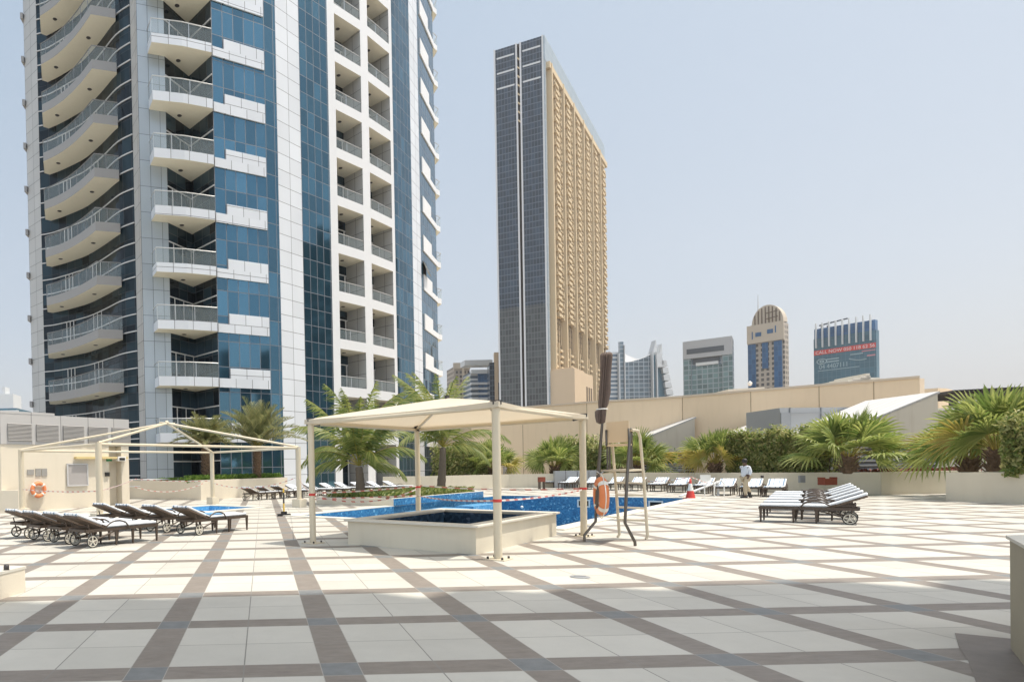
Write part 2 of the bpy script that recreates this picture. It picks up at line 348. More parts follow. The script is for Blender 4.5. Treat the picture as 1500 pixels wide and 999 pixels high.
# ------------------------------------------------------------------ the deck with the pools cut into it (u runs right and away, v left and away)
Q = 1/math.sqrt(2)
def UV(u, v, z=0.0): return Vector(((u-v)*Q, (u+v)*Q, z))
POOL = (15.2, 30.6, 5.45, 13.6); KIDS = (11.7, 17.8, 18.1, 21.2)
ISL = (20.9, 28.8, 13.6, 17.6)
us = sorted([-55, POOL[0], POOL[1], KIDS[0], KIDS[1], 75]); vs_ = sorted([-55, POOL[2], POOL[3], KIDS[2], KIDS[3], 75])
mb = MB()
for i in range(len(us)-1):
    for j in range(len(vs_)-1):
        cu, cw = (us[i]+us[i+1])/2, (vs_[j]+vs_[j+1])/2
        if any(P[0] < cu < P[1] and P[2] < cw < P[3] for P in (POOL, KIDS)): continue
        mb.quad(UV(us[i], vs_[j]), UV(us[i+1], vs_[j]), UV(us[i+1], vs_[j+1]), UV(us[i], vs_[j+1]))
deck = mb.build('deck_pavement', MAT['deck_tiles']); tag(deck, kind='structure')
mb = MB(); mb.quad((-6000, -3000, -7), (6000, -3000, -7), (6000, 8000, -7), (-6000, 8000, -7)); g = mb.build('ground', MAT['far_ground']); tag(g, kind='structure')
# strip of dark border tiles by the low wall on the right
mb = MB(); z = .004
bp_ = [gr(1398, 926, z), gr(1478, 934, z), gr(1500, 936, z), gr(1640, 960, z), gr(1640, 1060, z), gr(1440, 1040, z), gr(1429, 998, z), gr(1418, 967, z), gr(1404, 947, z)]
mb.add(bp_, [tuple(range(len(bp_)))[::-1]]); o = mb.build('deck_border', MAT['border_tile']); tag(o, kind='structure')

def basin(P, depth, name, mat, cop=.38):
    u0, u1, v0, v1 = P; c = [UV(u0, v0), UV(u1, v0), UV(u1, v1), UV(u0, v1)]
    mb = MB()
    for i in range(4):
        a, b = c[i], c[(i+1) % 4]; mb.quad(b+Vector((0, 0, -.003)), a+Vector((0, 0, -.003)), a+Vector((0, 0, -depth)), b+Vector((0, 0, -depth)))
    mb.quad(*[q+Vector((0, 0, -depth)) for q in c]); mb.quad(*[q+Vector((0, 0, -depth-.2)) for q in c[::-1]])
    o = mb.build(name, mat); tag(o, kind='structure')
    mb = MB(); k = cop
    for (a0, a1, b0, b1) in ((u0-k, u1+k, v0-k, v0), (u0-k, u1+k, v1, v1+k), (u0-k, u0, v0, v1), (u1, u1+k, v0, v1)):
        mb.box(UV((a0+a1)/2, (b0+b1)/2, .012), (a1-a0, b1-b0, .04), 0, rz=R(45))
    o2 = mb.build(name.replace('basin', 'coping'), MAT['coping'], None, .008); tag(o2, kind='structure')
    return o
basin(POOL, 1.35, 'pool_basin', MAT['mosaic']); basin(KIDS, .45, 'kids_pool_basin', MAT['mosaic_light'])
# entry steps at the left tip, seat ledges under the island wall, skimmers, float
mb = MB()
for k in range(4):
    mb.box(UV(POOL[0]+.35+k*.35+ .0, 11.3, -.22-.2*k-.55), (.7+.7*k*0+0.0, 4.5, 1.1), 0, rz=R(45)) if k == 0 else mb.box(UV(POOL[0]+.7+k*.55-.275, 11.3, -.18-.25*k-.45), (.55, 4.5, .9), 0, rz=R(45))
o = mb.build('pool_steps', [MAT['mosaic_light']]); tag(o, kind='structure')
mb = MB()
mb.box(UV(23.2, 12.95, -.75), (3.2, 1.2, 1.0), 0, rz=R(45)); mb.box(UV(23.2, 12.0, -.95), (3.2, .8, .7), 0, rz=R(45)); mb.box(UV(27.0, 13.1, -.7), (2.4, .9, .9), 0, rz=R(45))
o = mb.build('pool_ledge', MAT['mosaic_light']); tag(o, kind='structure')  # lighter mosaic puts the sunlight on the ledge tops into the colour
sk = empty('skimmer', UV(POOL[1]-.012, 9.6, -.30), R(45-90), label='white framed skimmer opening in the far pool wall, left of the two', cat='skimmer', group='skimmer openings in the blue pool wall')
mb = LMB(); 
for (cx, cz, sx, sz) in ((0, .15, .55, .06), (0, -.15, .55, .06), (-.245, 0, .06, .24), (.245, 0, .06, .24)): mb.box((cx, 0, cz), (sx, .03, sz))
mb.build('frame', MAT['white_band'], sk); mb = LMB(); mb.box((0, .012, 0), (.43, .01, .24)); mb.build('mouth', MAT['dark_hole'], sk)
s2 = copy_tree(sk); s2.location = UV(POOL[1]-.012, 6.7, -.30); s2['label'] = 'white framed skimmer opening in the far pool wall, right of the two beyond the chair'
mb = MB(); mb.lathe([(0.001, -.07), (.05, -.05), (.07, 0), (.05, .05), (.001, .07)], at(764, 742, 28.5), 12); tag(mb.build('pool_lamp', MAT['white_band']), 'small round white lamp on the blue pool wall', 'pool lamp')

# ------------------------------------------------------------------ raised basin (plunge pool) below the shade canopy
rb = empty('plunge_pool', UV(11.85, 6.22, 0), R(45), label='raised beige plunge pool with dark mosaic inside under the shade canopy', cat='plunge pool')
L, W, H, T = 3.75, 2.72, .46, .22
mb = LMB()
for (x, y, sx, sy) in ((0, W/2-T/2, L, T), (0, -W/2+T/2, L, T), (L/2-T/2, 0, T, W-2*T), (-L/2+T/2, 0, T, W-2*T)): mb.box((x, y, H/2), (sx, sy, H))
mb.build('wall', MAT['beige_wall'], rb)
mb = LMB()
for (x, y, sx, sy) in ((0, W/2-T/2+.02, L+.12, T+.08), (0, -W/2+T/2-.02, L+.12, T+.08), (L/2-T/2+.02, 0, T+.08, W-2*T-.04), (-L/2+T/2-.02, 0, T+.08, W-2*T-.04)): mb.box((x, y, H+.022), (sx, sy, .04))
mb.build('coping', MAT['coping'], rb, .006)
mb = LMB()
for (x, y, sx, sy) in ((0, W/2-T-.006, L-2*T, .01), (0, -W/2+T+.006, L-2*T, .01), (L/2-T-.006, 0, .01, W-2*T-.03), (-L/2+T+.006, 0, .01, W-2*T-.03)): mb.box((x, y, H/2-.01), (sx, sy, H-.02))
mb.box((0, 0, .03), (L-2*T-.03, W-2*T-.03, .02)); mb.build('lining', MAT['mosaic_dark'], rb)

# ------------------------------------------------------------------ tower on the left
SC = 1.08
def tz(z): return EYE+(z-EYE)*SC
def tp(px, D): return plan(px, D*SC)
FL = 3.5; Z0 = 3.4
LV = list(range(-1, 15)); ZT = tz(Z0+FL*14+1.6)
def zk(k): return tz(Z0+FL*k)
BOT = -.2
tower = empty('apartment_tower', tuple(tp(300, 46))+(0,), label='tall curved apartment tower with blue glass, white panels and stacked balconies', cat='apartment tower')
P = {50: tp(50, 50.7), 68: tp(68.5, 49.2), 205: tp(205, 40.2), 214: tp(214, 38.9), 254: tp(254, 39.4), 288: tp(288.6, 41.4), 322: tp(322.6, 39.4), 339: tp(339, 39.75),
     398: tp(397.6, 41.0), 415: tp(415.4, 41.6), 449: tp(449.4, 43.2), 493: tp(491, 45.1), 501: tp(501.6, 45.5), 539: tp(539, 47.3), 549: tp(549.6, 47.9), 580: tp(580.6, 50.0),
     588: tp(587.5, 50.6), 610: tp(609.7, 53.0), 622: tp(621.8, 54.8), 644: tp(644.5, 59.8)}
_c = [tp(68.5, 47.6), tp(83, 47.3), tp(98, 46.7), tp(118, 45.8), tp(137, 44.8), tp(160, 43.0), tp(183.5, 41.1), tp(205, 40.2)]
def smooth(P_, k=4):
    out = []
    for i in range(len(P_)-1):
        p0, p1, p2, p3 = P_[max(i-1, 0)], P_[i], P_[i+1], P_[min(i+2, len(P_)-1)]
        for j in range(k):
            t = j/k; out.append(.5*((2*p1)+(p2-p0)*t+(2*p0-5*p1+4*p2-p3)*t*t+(3*p1-p0-3*p2+p3)*t**3))
    return out+[P_[-1]]
cur = smooth(_c)
def inward(p, q, d):     # offset of segment pq to the building's inside (away from the eye)
    n = Vector((-(q-p).y, (q-p).x)).normalized()
    return n*d
def outv(p, q): n = inward(p, q, 1); return -n
mb = MB(); mb.wall(P[50], P[68], BOT, ZT); mb.wall(P[68], cur[0], BOT, ZT); pier = mb.build('corner_pier', MAT['clad_grey'], tower)
for k in LV[1:]:                                         # small ledges on the outer edge of the left pier
    mb = MB(); c = P[50]+(P[50]-P[68]).normalized()*.10; mb.box((c.x, c.y, zk(k)+.5), (.22, .7, .5)); mb.build('ledge', MAT['fascia_grey'], tower)
mb = MB(); u = mb.wall(P[205], P[214], BOT, ZT); mb.build('corner_pier', MAT['clad_grey'], tower)
mb = MB(); mb.wall(P[214], P[254], BOT, ZT); mb.build('panel_wall', MAT['clad_blue'], tower)
mb = MB(); mb.wall(P[415], P[449], BOT, ZT); mb.build('panel_wall', MAT['clad_white'], tower)
mb = MB(); mb.wall(P[610], P[622], BOT, ZT); mb.build('panel_wall', MAT['clad_white'], tower)
def strip(pts, mat, lo, hi, name='window', off=0.0):
    mb = MB(); u = 0
    for a, b in zip(pts, pts[1:]): u = mb.wall(a, b, lo, hi, 0, u)
    return mb.build(name, mat, tower)
for k in LV:
    lo, hi = (zk(k), min(zk(k+1), ZT)) if k > -1 else (BOT, zk(0))
    strip([P[254], P[288], P[322]], MAT['glass_dark'], lo, hi)
    strip([P[322], P[339], P[398], P[415]], MAT['glass_blue_wide'], lo, hi)
    strip([P[449], P[493]], MAT['glass_blue'], lo, hi)
    strip([P[580]+(P[588]-P[580])*.55, P[588], P[610]], MAT['glass_blue'], lo, hi)
    strip([P[622], P[644]], MAT['glass_blue'], lo, hi)
    strip(cur, MAT['glass_curve'], lo, hi)
# pale ribs that run round the curved dark glass, three to a storey
def ribbon(pts, z, h, d, mats, name, parent, closed_top=True, mi=0):
    """a solid band that follows a plan line, standing d proud of it"""
    n = len(pts); nn = []
    for i in range(n):
        a = pts[max(i-1, 0)]; b = pts[min(i+1, n-1)]; nn.append(outv(a, b))
    mb = MB(); o = [p+q*d for p, q in zip(pts, nn)]; u = 0
    for i in range(n-1):
        u2 = mb.wall(o[i], o[i+1], z, z+h, 0, u); u = u2
        mb.quad((pts[i].x, pts[i].y, z), (pts[i+1].x, pts[i+1].y, z), (o[i+1].x, o[i+1].y, z), (o[i].x, o[i].y, z))
        mb.quad((o[i].x, o[i].y, z+h), (o[i+1].x, o[i+1].y, z+h), (pts[i+1].x, pts[i+1].y, z+h), (pts[i].x, pts[i].y, z+h))
    mb.wall(pts[0], o[0], z, z+h); mb.wall(o[-1], pts[-1], z, z+h)
    return mb.build(name, mats, parent)
for k in LV:
    for dz in (.35, 1.45, 2.55):
        z = tz(Z0+FL*k+dz)
        if z > .3 and z < ZT-.3: ribbon(cur, z, .07, .06, MAT['trim'], 'glazing_bar', tower)
    z = tz(Z0+FL*k+2.3)
    if z > .3: ribbon([P[254]+outv(P[254], P[288])*.0, P[288]], z, .07, .06, MAT['trim'], 'glazing_bar', tower); ribbon([P[288], P[322]], z, .07, .06, MAT['trim'], 'glazing_bar', tower)
# white spandrels on the blue bay and near the right edge
for k in LV[1:]:
    z = zk(k); h1 = .58*SC
    ribbon([P[322], P[339], P[398]], z, h1, .10, MAT['clad_white'], 'spandrel', tower)
    ribbon([P[339], P[398]], z+h1, .66*SC, .10, MAT['clad_white'], 'spandrel', tower)
    q0 = P[622]+(P[644]-P[622])*.12; ribbon([q0, P[644]], z, .5*SC, .10, MAT['fascia_white'], 'spandrel', tower)
    ribbon([q0, P[622]+(P[644]-P[622])*.62], z+.5*SC, .9*SC, .10, MAT['fascia_white'], 'spandrel', tower)
# frame with the recessed balconies
def bay_wall():
    mb = MB(); cols = [(P[493], P[501]), (P[539], P[549]), (P[580], P[580]+(P[588]-P[580])*.55)]
    for a, b in cols: mb.wall(a, b, BOT, ZT)
    for a, b in ((P[501], P[539]), (P[549], P[580])):
        for k in LV[1:]:
            mb.wall(a, b, zk(k), tz(Z0+FL*k+.72))
        mb.wall(a, b, tz(Z0+FL*14+.72), ZT)
    mb.build('facade_frame', MAT['white_panel_plain'], tower)
bay_wall()
def railing(parent, pts, z, h=.95, metal='rail_metal'):
    r = MB(); u = 0
    for a, b in zip(pts, pts[1:]): u = r.wall(a, b, z, z+h, 0, u)
    rg = r.build('glass_rail', MAT['rail_glass'], parent)
    r = MB(); r.tube([(p[0], p[1], z+h+.02) for p in pts], .035, 6)
    run = 1.3
    for a, b in zip(pts, pts[1:]):
        Ln = (Vector(b)-Vector(a)).length; d_ = 0
        while run-d_ >= 0 and 1.3-run <= Ln-d_+1e-6 and d_ < Ln:
            st_ = 1.3-run
            if d_+st_ > Ln: break
            d_ += st_; q = Vector(a).lerp(Vector(b), d_/Ln); r.box((q.x, q.y, z+h/2), (.035, .035, h)); run = 0
        run = run+(Ln-d_)
    r.build('handrail', MAT[metal], parent)
def downlight(parent, x, y, z):
    m = MB(); m.lathe([(.001, -.03), (.14, -.03), (.17, -.005)], (x, y, z), 12); m.build('downlight', MAT['dark_metal'], parent)
for (a, b) in ((P[501], P[539]), (P[549], P[580])):
    ind = inward(a, b, 2.1)
    for k in LV:
        if k < 0: lo = BOT+.3; hi = zk(0)
        else: lo = tz(Z0+FL*k+.72); hi = zk(k+1)
        if hi > ZT: continue
        a2, b2 = a+ind, b+ind
        m_ = MB(); flr = lo-.15 if k >= 0 else 0.02
        m_.wall(a, a2, flr, hi, 0, 0); m_.wall(b2, b, flr, hi, 0, 0)
        m_.quad((a.x, a.y, hi), (b.x, b.y, hi), (b2.x, b2.y, hi), (a2.x, a2.y, hi), 1); m_.quad((a.x, a.y, flr), (a2.x, a2.y, flr), (b2.x, b2.y, flr), (b.x, b.y, flr), 2)
        bal = m_.build('recessed_balcony', [MAT['clad_grey'], MAT['soffit'], MAT['fascia_grey']], tower)
        m_ = MB(); m_.wall(a2-ind*.02, b2-ind*.02, flr, hi); m_.build('balcony_window', MAT['glass_dark'], bal)
        m_ = MB(); q = ind*.045
        for (s0, s1) in ((.0, .06), (.42, .48), (.9, .96)):
            p_, r_ = (a2-q).lerp(b2-q, s0), (a2-q).lerp(b2-q, s1); m_.wall(p_, r_, flr, flr+2.15*SC)
        p_, r_ = (a2-q).lerp(b2-q, 0), (a2-q).lerp(b2-q, 1); m_.wall(p_, r_, flr+2.15*SC, flr+2.24*SC)
        m_.build('door_frame', MAT['trim'], bal)
        if k >= 0:
            e = ind*.04; railing(bal, [a+e, b+e], lo-.02, .85)
            c = (a+b+ind)/2; downlight(bal, c.x, c.y, hi)
def balcony(outer, inner, z, fh, mats, soff, name='balcony', rail=.95, lights=1, metal='rail_metal'):
    """outer: plan line of the front edge, inner: the line along the facade"""
    m_ = MB(); u = 0; n = len(outer)
    for i in range(n-1): u = m_.wall(outer[i], outer[i+1], z, z+fh, 0, u)
    poly = list(outer)+list(inner)
    m_.add([(p.x, p.y, z+.01) for p in poly], [tuple(range(len(poly)-1, -1, -1))], 1)
    m_.add([(p.x, p.y, z+fh-.12) for p in poly], [tuple(range(len(poly)))], 1)
    bal = m_.build(name, [mats, soff], tower)
    railing(bal, outer, z+fh, rail, metal)
    for i in range(lights):
        t_ = (i+.5)/lights; j = t_*(n-1); a = outer[int(j)].lerp(outer[min(int(j)+1, n-1)], j-int(j)); c = sum(inner, Vector((0, 0)))/len(inner)
        jj = (1-t_)*(len(inner)-1); b = inner[int(jj)].lerp(inner[min(int(jj)+1, len(inner)-1)], jj-int(jj)); q = (a+b)/2
        downlight(bal, q.x, q.y, z+.01)
    return bal
Tm = [tp(228.5, 39.25), tp(235.5, 38.05), tp(280, 38.45), tp(322.6, 39.1)]
out_l = [tp(75, 47.0)]+smooth([tp(74, 45.2), tp(92, 44.45), tp(111, 43.35), tp(130, 41.95), tp(148, 40.4)], 3)+[tp(184, 40.8)]
inn_l = smooth([tp(183.8, 41.1), tp(160, 43.0), tp(137, 44.8), tp(118, 45.8), tp(98, 46.7), tp(83, 47.25)], 3)
for k in LV[1:-1]:
    z = zk(k)
    q = P[254].lerp(P[288], .55); fl = z+.5*SC
    mb = MB()
    for t_ in (.18, .55, .92): c = P[254].lerp(P[288], t_)+outv(P[254], P[288])*.04; d_ = (P[288]-P[254]).normalized()*.05; mb.wall(c-d_, c+d_, fl, tz(Z0+FL*k+2.3))
    mb.build('door_frame', MAT['trim'], tower)
    for t0_ in (9, 17):
        mb = MB()
        for o2 in (0, 1, 2): c0_ = cur[t0_+o2]; c1_ = cur[t0_+o2+1]; oo_ = outv(c0_, c1_)*.05; d_ = (c1_-c0_).normalized()*.10; mb.wall(c0_+oo_, c0_+oo_+d_, fl, tz(Z0+FL*k+2.55))
        mb.build('door_frame', MAT['trim'], tower)
    balcony(Tm, [P[322], P[288], P[254]], z, .58*SC, MAT['clad_white'], MAT['soffit'])
    balcony(out_l, inn_l, z, .60*SC, MAT['fascia_grey'], MAT['soffit'], lights=2, metal='rail_grey')
    e0 = P[644]; d = (P[644]-P[622]).normalized(); back = Vector((-.1, 1)).normalized()
    balcony([e0+d*0.02+Vector((.02, -.06)), e0+Vector((.62, .55)), e0+Vector((.35, 2.9))], [e0+back*3.2], z, .5*SC, MAT['fascia_white'], MAT['soffit'], lights=1)
# the rest of the shell: right return, back and roof
bk = [P[644], P[644]+Vector((-.6, 6)), P[644]+Vector((-8, 16)), P[50]+Vector((2, 22)), P[50]+Vector((-2.5, 10)), P[50]]
mb = MB(); u = 0
for a, b in zip(bk, bk[1:]): u = mb.wall(a, b, BOT, ZT, 0, u)
mb.build('rear_wall', MAT['clad_white'], tower)
ring = [P[50], P[68]]+cur+[P[q] for q in (214, 254, 288, 322, 339, 398, 415, 449, 493, 501, 539, 549, 580, 588, 610, 622, 644)]+bk[1:-1]
mb = MB(); mb.add([(p.x, p.y, ZT) for p in ring], [tuple(range(len(ring)))]); mb.build('roof', MAT['fascia_grey'], tower)
# open top-hung window near the right edge
a = P[622].lerp(P[644], .10); b = P[622].lerp(P[644], .30); o_ = outv(a, b)
zc = zat(622, 392, 55*SC); mb = MB(); mb.quad((a.x, a.y, zc+.75), (b.x, b.y, zc+.75), (b.x+o_.x*.5, b.y+o_.y*.5, zc-.6), (a.x+o_.x*.5, a.y+o_.y*.5, zc-.6)); mb.wall(a+o_*.02, b+o_*.02, zc-.7, zc+.75, 1); mb.build('open_window', [MAT['glass_dark'], MAT['dark_hole']], tower)

# ------------------------------------------------------------------ slab hotel in the middle
H_ = empty('slab_hotel', tuple(plan(800, 364))+(-7,), label='very tall thin slab hotel with dark glass end and golden balconied side', cat='hotel tower')
cA, cB, cC = plan(734, 372), plan(804, 360), plan(889.5, 486)
topc = at(793, 57, 360).z; HB = -7
cD = cA+(cC-cB); endw = cB-cA
gridmat('hotel_glass', (.036, .052, .072), (.085, .105, .13), 1.7, 3.6, .22, .15, .25, .5, .03, lwv=.5, col2=(.018, .024, .032), spec=.35)
gridmat('hotel_glass_low', (.045, .05, .05), (.085, .09, .085), 1.7, 3.6, .3, .3, .2, .5, .03, lwv=.5, col2=(.025, .027, .027), spec=.5)
gridmat('hotel_gold', (.40, .30, .165), (.13, .095, .055), 2.4, 3.5, .9, .8, 0, .12, lwv=.9)
gridmat('hotel_parapet', (.30, .36, .40), (.42, .46, .48), 3.0, 4.8, .3, .3, .2, .06)
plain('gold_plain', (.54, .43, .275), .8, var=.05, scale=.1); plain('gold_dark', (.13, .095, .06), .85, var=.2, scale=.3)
plain('gold_podium', (.52, .40, .27), .85, var=.06, scale=.1)
s1, s2 = cA+endw*.46, cA+endw*.545
NF = 70; fh = (topc-HB)/NF
for i in range(0, NF, 2):
    for (a, b) in ((cA, s1), (s2, cB)):
        mb = MB(); mb.wall(a, b, HB+i*fh, HB+(i+2)*fh); mb.build('window_band', MAT['hotel_glass' if i > 26 else 'hotel_glass_low'], H_)
mb = MB(); ins = inward(cA, cB, 8); mb.wall(s1, s1+ins, HB, topc-4); mb.wall(s2+ins, s2, HB, topc-4); mb.wall(s1+ins, s2+ins, HB, topc-20); mb.build('slot', MAT['gold_dark'], H_)
mb = MB()
for q in (s1, s2, cB, cA): mb.box((q.x, q.y, (topc+HB)/2), (.9, .9, topc-HB+.4), rz=R(-30))
for i in range(3):
    for (a, b) in ((cA, s1), (s2, cB)):
        z_ = topc-6-i*9; o_ = outv(a, b)*.2; mb.wall(a.lerp(b, .1)+o_, a.lerp(b, .9)+o_, z_, z_+1.0)
mb.build('edge_trim', MAT['trim'], H_)
par = 14.0; ztop = topc-par
mb = MB(); mb.wall(cB, cC, HB, ztop, 0); mb.build('side_wall', MAT['hotel_gold'], H_)
mb = MB(); o_ = outv(cB, cC)*1.2; mb.wall(cB+o_, cC+o_, ztop, topc); mb.quad((cB.x, cB.y, ztop), (cC.x, cC.y, ztop), (cC.x+o_.x, cC.y+o_.y, ztop), (cB.x+o_.x, cB.y+o_.y, ztop)); mb.quad((cB.x+o_.x, cB.y+o_.y, topc), (cC.x+o_.x, cC.y+o_.y, topc), (cC.x, cC.y, topc), (cB.x, cB.y, topc)); mb.wall(cB, cB+o_, ztop, topc); mb.build('parapet', MAT['hotel_parapet'], H_)
LH = (cC-cB).length; dirH = (cC-cB).normalized(); oH = outv(cB, cC)
def hp(s, d): q = cB+dirH*s+oH*d; return q
def hbox(mb, s0, s1, d0, d1, z0, z1, mi=0): mb.prism([tuple(hp(s0, d0)), tuple(hp(s1, d0)), tuple(hp(s1, d1)), tuple(hp(s0, d1))], z0, z1, mi)
NB = 6; s00 = 6.0; bw = (LH-s00-1.0)/NB; fb = 3.5; s_ = [s00+bw*j for j in range(NB)]
mb = MB(); hbox(mb, 0.3, 3.0, .02, 1.0, HB, ztop); mb.build('edge_pier', MAT['hotel_parapet'], H_)
for j in range(NB):
    mb = MB(); hbox(mb, s_[j], s_[j]+bw*.07, .02, 3.4, HB, ztop); mb.build('pier', MAT['gold_plain'], H_)
    mb = MB(); hbox(mb, s_[j]+bw*.13, s_[j]+bw*.19, .02, 2.0, HB, ztop); mb.build('pier', MAT['gold_plain'], H_)
mb = MB(); hbox(mb, 3.2, LH, .02, 3.0, ztop-3.5, ztop-.02); mb.build('cornice', MAT['gold_plain'], H_)
zl = HB+.355*(topc-HB); zm = zl+6
cells = []
for j in range(NB):
    z = zm; i = 0
    while z < ztop-8: cells.append((j, i, s_[j], z)); z += fb; i += 1
rest = MB()
for idx, (j, i, s, z) in enumerate(cells):
    mm = MB() if idx < 96 else rest
    q0, q1 = (.26, .52) if i % 2 else (.32, .60)
    hbox(mm, s+bw*q0, s+bw*q1, .02, 3.6, z, z+.5); hbox(mm, s+bw*q0, s+bw*q1, 3.2, 3.6, z+.51, z+1.7); hbox(mm, s+bw*(q0+.02), s+bw*(q0+.06), .02, 3.0, z+.52, z+fb)
    hbox(mm, s+bw*.68, s+bw*.93, .02, 2.4, z+1.2, z+1.7); hbox(mm, s+bw*.66, s+bw*.70, .02, 2.6, z, z+fb-.3) if i % 2 else hbox(mm, s+bw*.86, s+bw*.91, .02, 2.6, z, z+fb-.3)
    if idx < 96: mm.build('balcony', MAT['gold_plain'], H_)
tag(rest.build('balconies', MAT['gold_plain'], H_), kind='stuff')
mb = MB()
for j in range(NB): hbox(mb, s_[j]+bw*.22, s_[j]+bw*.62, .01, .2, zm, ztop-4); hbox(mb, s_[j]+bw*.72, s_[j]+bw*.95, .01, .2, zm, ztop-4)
mb.build('painted_gap_shade', MAT['gold_dark'], H_)  # dark strips, the shade in the gaps behind the balconies as plain colour
mb = MB()
for q in range(34): s = 5+q*(LH-6)/34; hbox(mb, s+.4, s+1.7, .21, .5, zl-9, zm-1)
mb.build('tall_openings', MAT['gold_mid'], H_)
mb = MB(); mc = MB()
for j in range(NB*2):
    s = s00+j*bw/2+1
    for i in range(24):
        z = HB+8+i*3.5
        if z > zl-12: break
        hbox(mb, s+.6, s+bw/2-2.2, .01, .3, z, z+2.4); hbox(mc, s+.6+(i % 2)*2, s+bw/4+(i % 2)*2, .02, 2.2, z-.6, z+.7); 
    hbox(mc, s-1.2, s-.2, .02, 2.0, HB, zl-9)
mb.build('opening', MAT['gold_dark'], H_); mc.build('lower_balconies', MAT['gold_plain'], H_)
mb = MB(); mb.wall(cC, cD, HB, topc); mb.wall(cD, cA, HB, topc); mb.build('rear_wall', MAT['hotel_gold'], H_)
mb = MB(); mb.add([(q.x, q.y, topc-.3) for q in (cA, cB, cC, cD)], [(0, 1, 2, 3)]); mb.build('roof', MAT['fascia_grey'], H_)
mb = MB(); zp = at(808, 541, 356).z; hbox(mb, 1.8, 48, .03, 14, HB, zp); hbox(mb, 4, 30, .05, 13, zp, zp+1); mb.build('podium', MAT['gold_podium'], H_)
for q in range(5): mb = MB(); hbox(mb, 24+q*5.2, 26.8+q*5.2, 14.0, 14.2, 14, 23); mb.build('podium_window', MAT['gold_dark'], H_)
for q in range(3): mb = MB(); hbox(mb, 30+q*5.8, 33+q*5.8, 14.0, 14.2, zp-18, zp-8); mb.build('podium_window', MAT['gold_dark'], H_)
for q in range(8): mb = MB(); zz_ = topc-8-q*5.2; mb.bar((s1.x, s1.y, zz_), (s2.x, s2.y, zz_-2.4), .7, .7); mb.build('bracing', MAT['gold_plain'], H_)

# ------------------------------------------------------------------ skyline towers
def block(name, label, cat, px0, px1, D0, D1, pyt, depth, mat, group='distant towers of the skyline', px_back=None, roofm='fascia_grey'):
    a, b = plan(px0, D0), plan(px1, D1); top = at(px0, pyt, D0).z
    n = inward(a, b, depth); e = empty(name, (a.x, a.y, -7), label=label, cat=cat, group=group)
    m_ = MB(); u = m_.wall(a, b, -7, top); u = m_.wall(b, b+n, -7, top, 0, u); u = m_.wall(b+n, a+n, -7, top, 0, u); m_.wall(a+n, a, -7, top, 0, u)
    m_.add([(q.x, q.y, top) for q in (a, b, b+n, a+n)], [(0, 1, 2, 3)], 1); m_.build('wall', [MAT[mat], MAT[roofm]], e)
    return e, a, b, n, top
gridmat('sky_a', (.10, .15, .20), (.52, .54, .55), 400, 3.6, .01, .3, .2, .2, lwv=1.6)
gridmat('sky_b', (.10, .14, .17), (.36, .40, .43), 4.2, 3.6, .5, .3, .3, .3, lwv=.6)
gridmat('sky_c', (.09, .15, .15), (.22, .26, .27), 3.0, 3.4, .5, .3, .3, .35, lwv=.7)
gridmat('sky_d', (.09, .085, .08), (.40, .35, .29), 3.2, 3.6, 1.5, .8, 0, .3, lwv=1.5)
gridmat('sky_e', (.05, .13, .18), (.09, .17, .22), 2.4, 3.6, .2, .4, .2, .12)
gridmat('sky_blue', (.03, .11, .25), (.06, .15, .28), 2.2, 3.6, .2, .3, .3, .2)
plain('sky_stone', (.47, .41, .33), .85, var=.05, scale=.1); plain('sky_white', (.55, .57, .58), .6, var=.03, scale=.1); plain('sky_dark', (.05, .06, .07), .5)
def facebox(m_, a, b, n, t0, t1, z0, z1, d=.8, mi=0, d0=.0):
    p, q = a.lerp(b, t0), a.lerp(b, t1); o = -n.normalized()
    m_.prism([tuple(p+o*d0), tuple(q+o*d0), tuple(q+o*d), tuple(p+o*d)], z0, z1, mi)
def zz(px, py, D): return at(px, py, D).z
D_ = 520
# twin tower with a hanging curved roof
e, a, b, n, top = block('curved_roof_tower', 'pale blue tower with sagging curved roof and two white spires', 'office tower', 888, 912, D_, D_, 516, 22, 'sky_a')
a1, b1 = plan(915, D_), plan(957, D_); m_ = MB(); k0 = zz(915, 531, D_)
N_ = 12; tops = []; 
for i in range(N_):
    t0, t1 = i/N_, (i+1)/N_; f = lambda t: zz(915+42*t, 530-9*t*t*0-12*t*t, D_)
    m_.wall(a1.lerp(b1, t0), a1.lerp(b1, t1), -7, f(t0), 0, t0*(b1-a1).length, f(t1))
m_.build('wall', MAT['sky_b'], e)
m_ = MB(); g = lambda t: zz(915+45*t, 507+16*math.sin(min(1, t*1.15)*math.pi/2)**.8 - 7*max(0, t-.75)*2, D_); h_ = lambda t: zz(915+42*t, 530-12*t*t, D_)
nn = inward(a1, b1, 8)
for i in range(N_):
    t0, t1 = i/N_, (i+1)/N_; p, q = a1.lerp(b1, t0)+nn*t0*0, a1.lerp(b1, t1)
    m_.quad((p.x, p.y, h_(t0)), (q.x, q.y, h_(t1)), (q.x+nn.x, q.y+nn.y, max(g(t1), h_(t1))), (p.x+nn.x, p.y+nn.y, g(t0)))
m_.build('curved_roof', MAT['grey_panel'], e)
m_ = MB(); facebox(m_, plan(908, D_), plan(914, D_), nn, 0, 1, -7, zz(911, 501, D_), 1.5); m_.build('service_core', MAT['sky_b'], e)
m_ = MB(); facebox(m_, plan(906, D_), plan(907.2, D_), nn, 0, 1, -7, zz(906, 518, D_), 2.5); facebox(m_, plan(914.2, D_), plan(915.4, D_), nn, 0, 1, -7, zz(914, 506, D_), 2.5)
facebox(m_, plan(954.6, D_), plan(956, D_), nn, 0, 1, -7, zz(955, 515, D_), 3); facebox(m_, plan(960.6, D_), plan(962, D_), nn, 0, 1, -7, zz(961, 516, D_), 3); m_.build('fin', MAT['sky_white'], e)
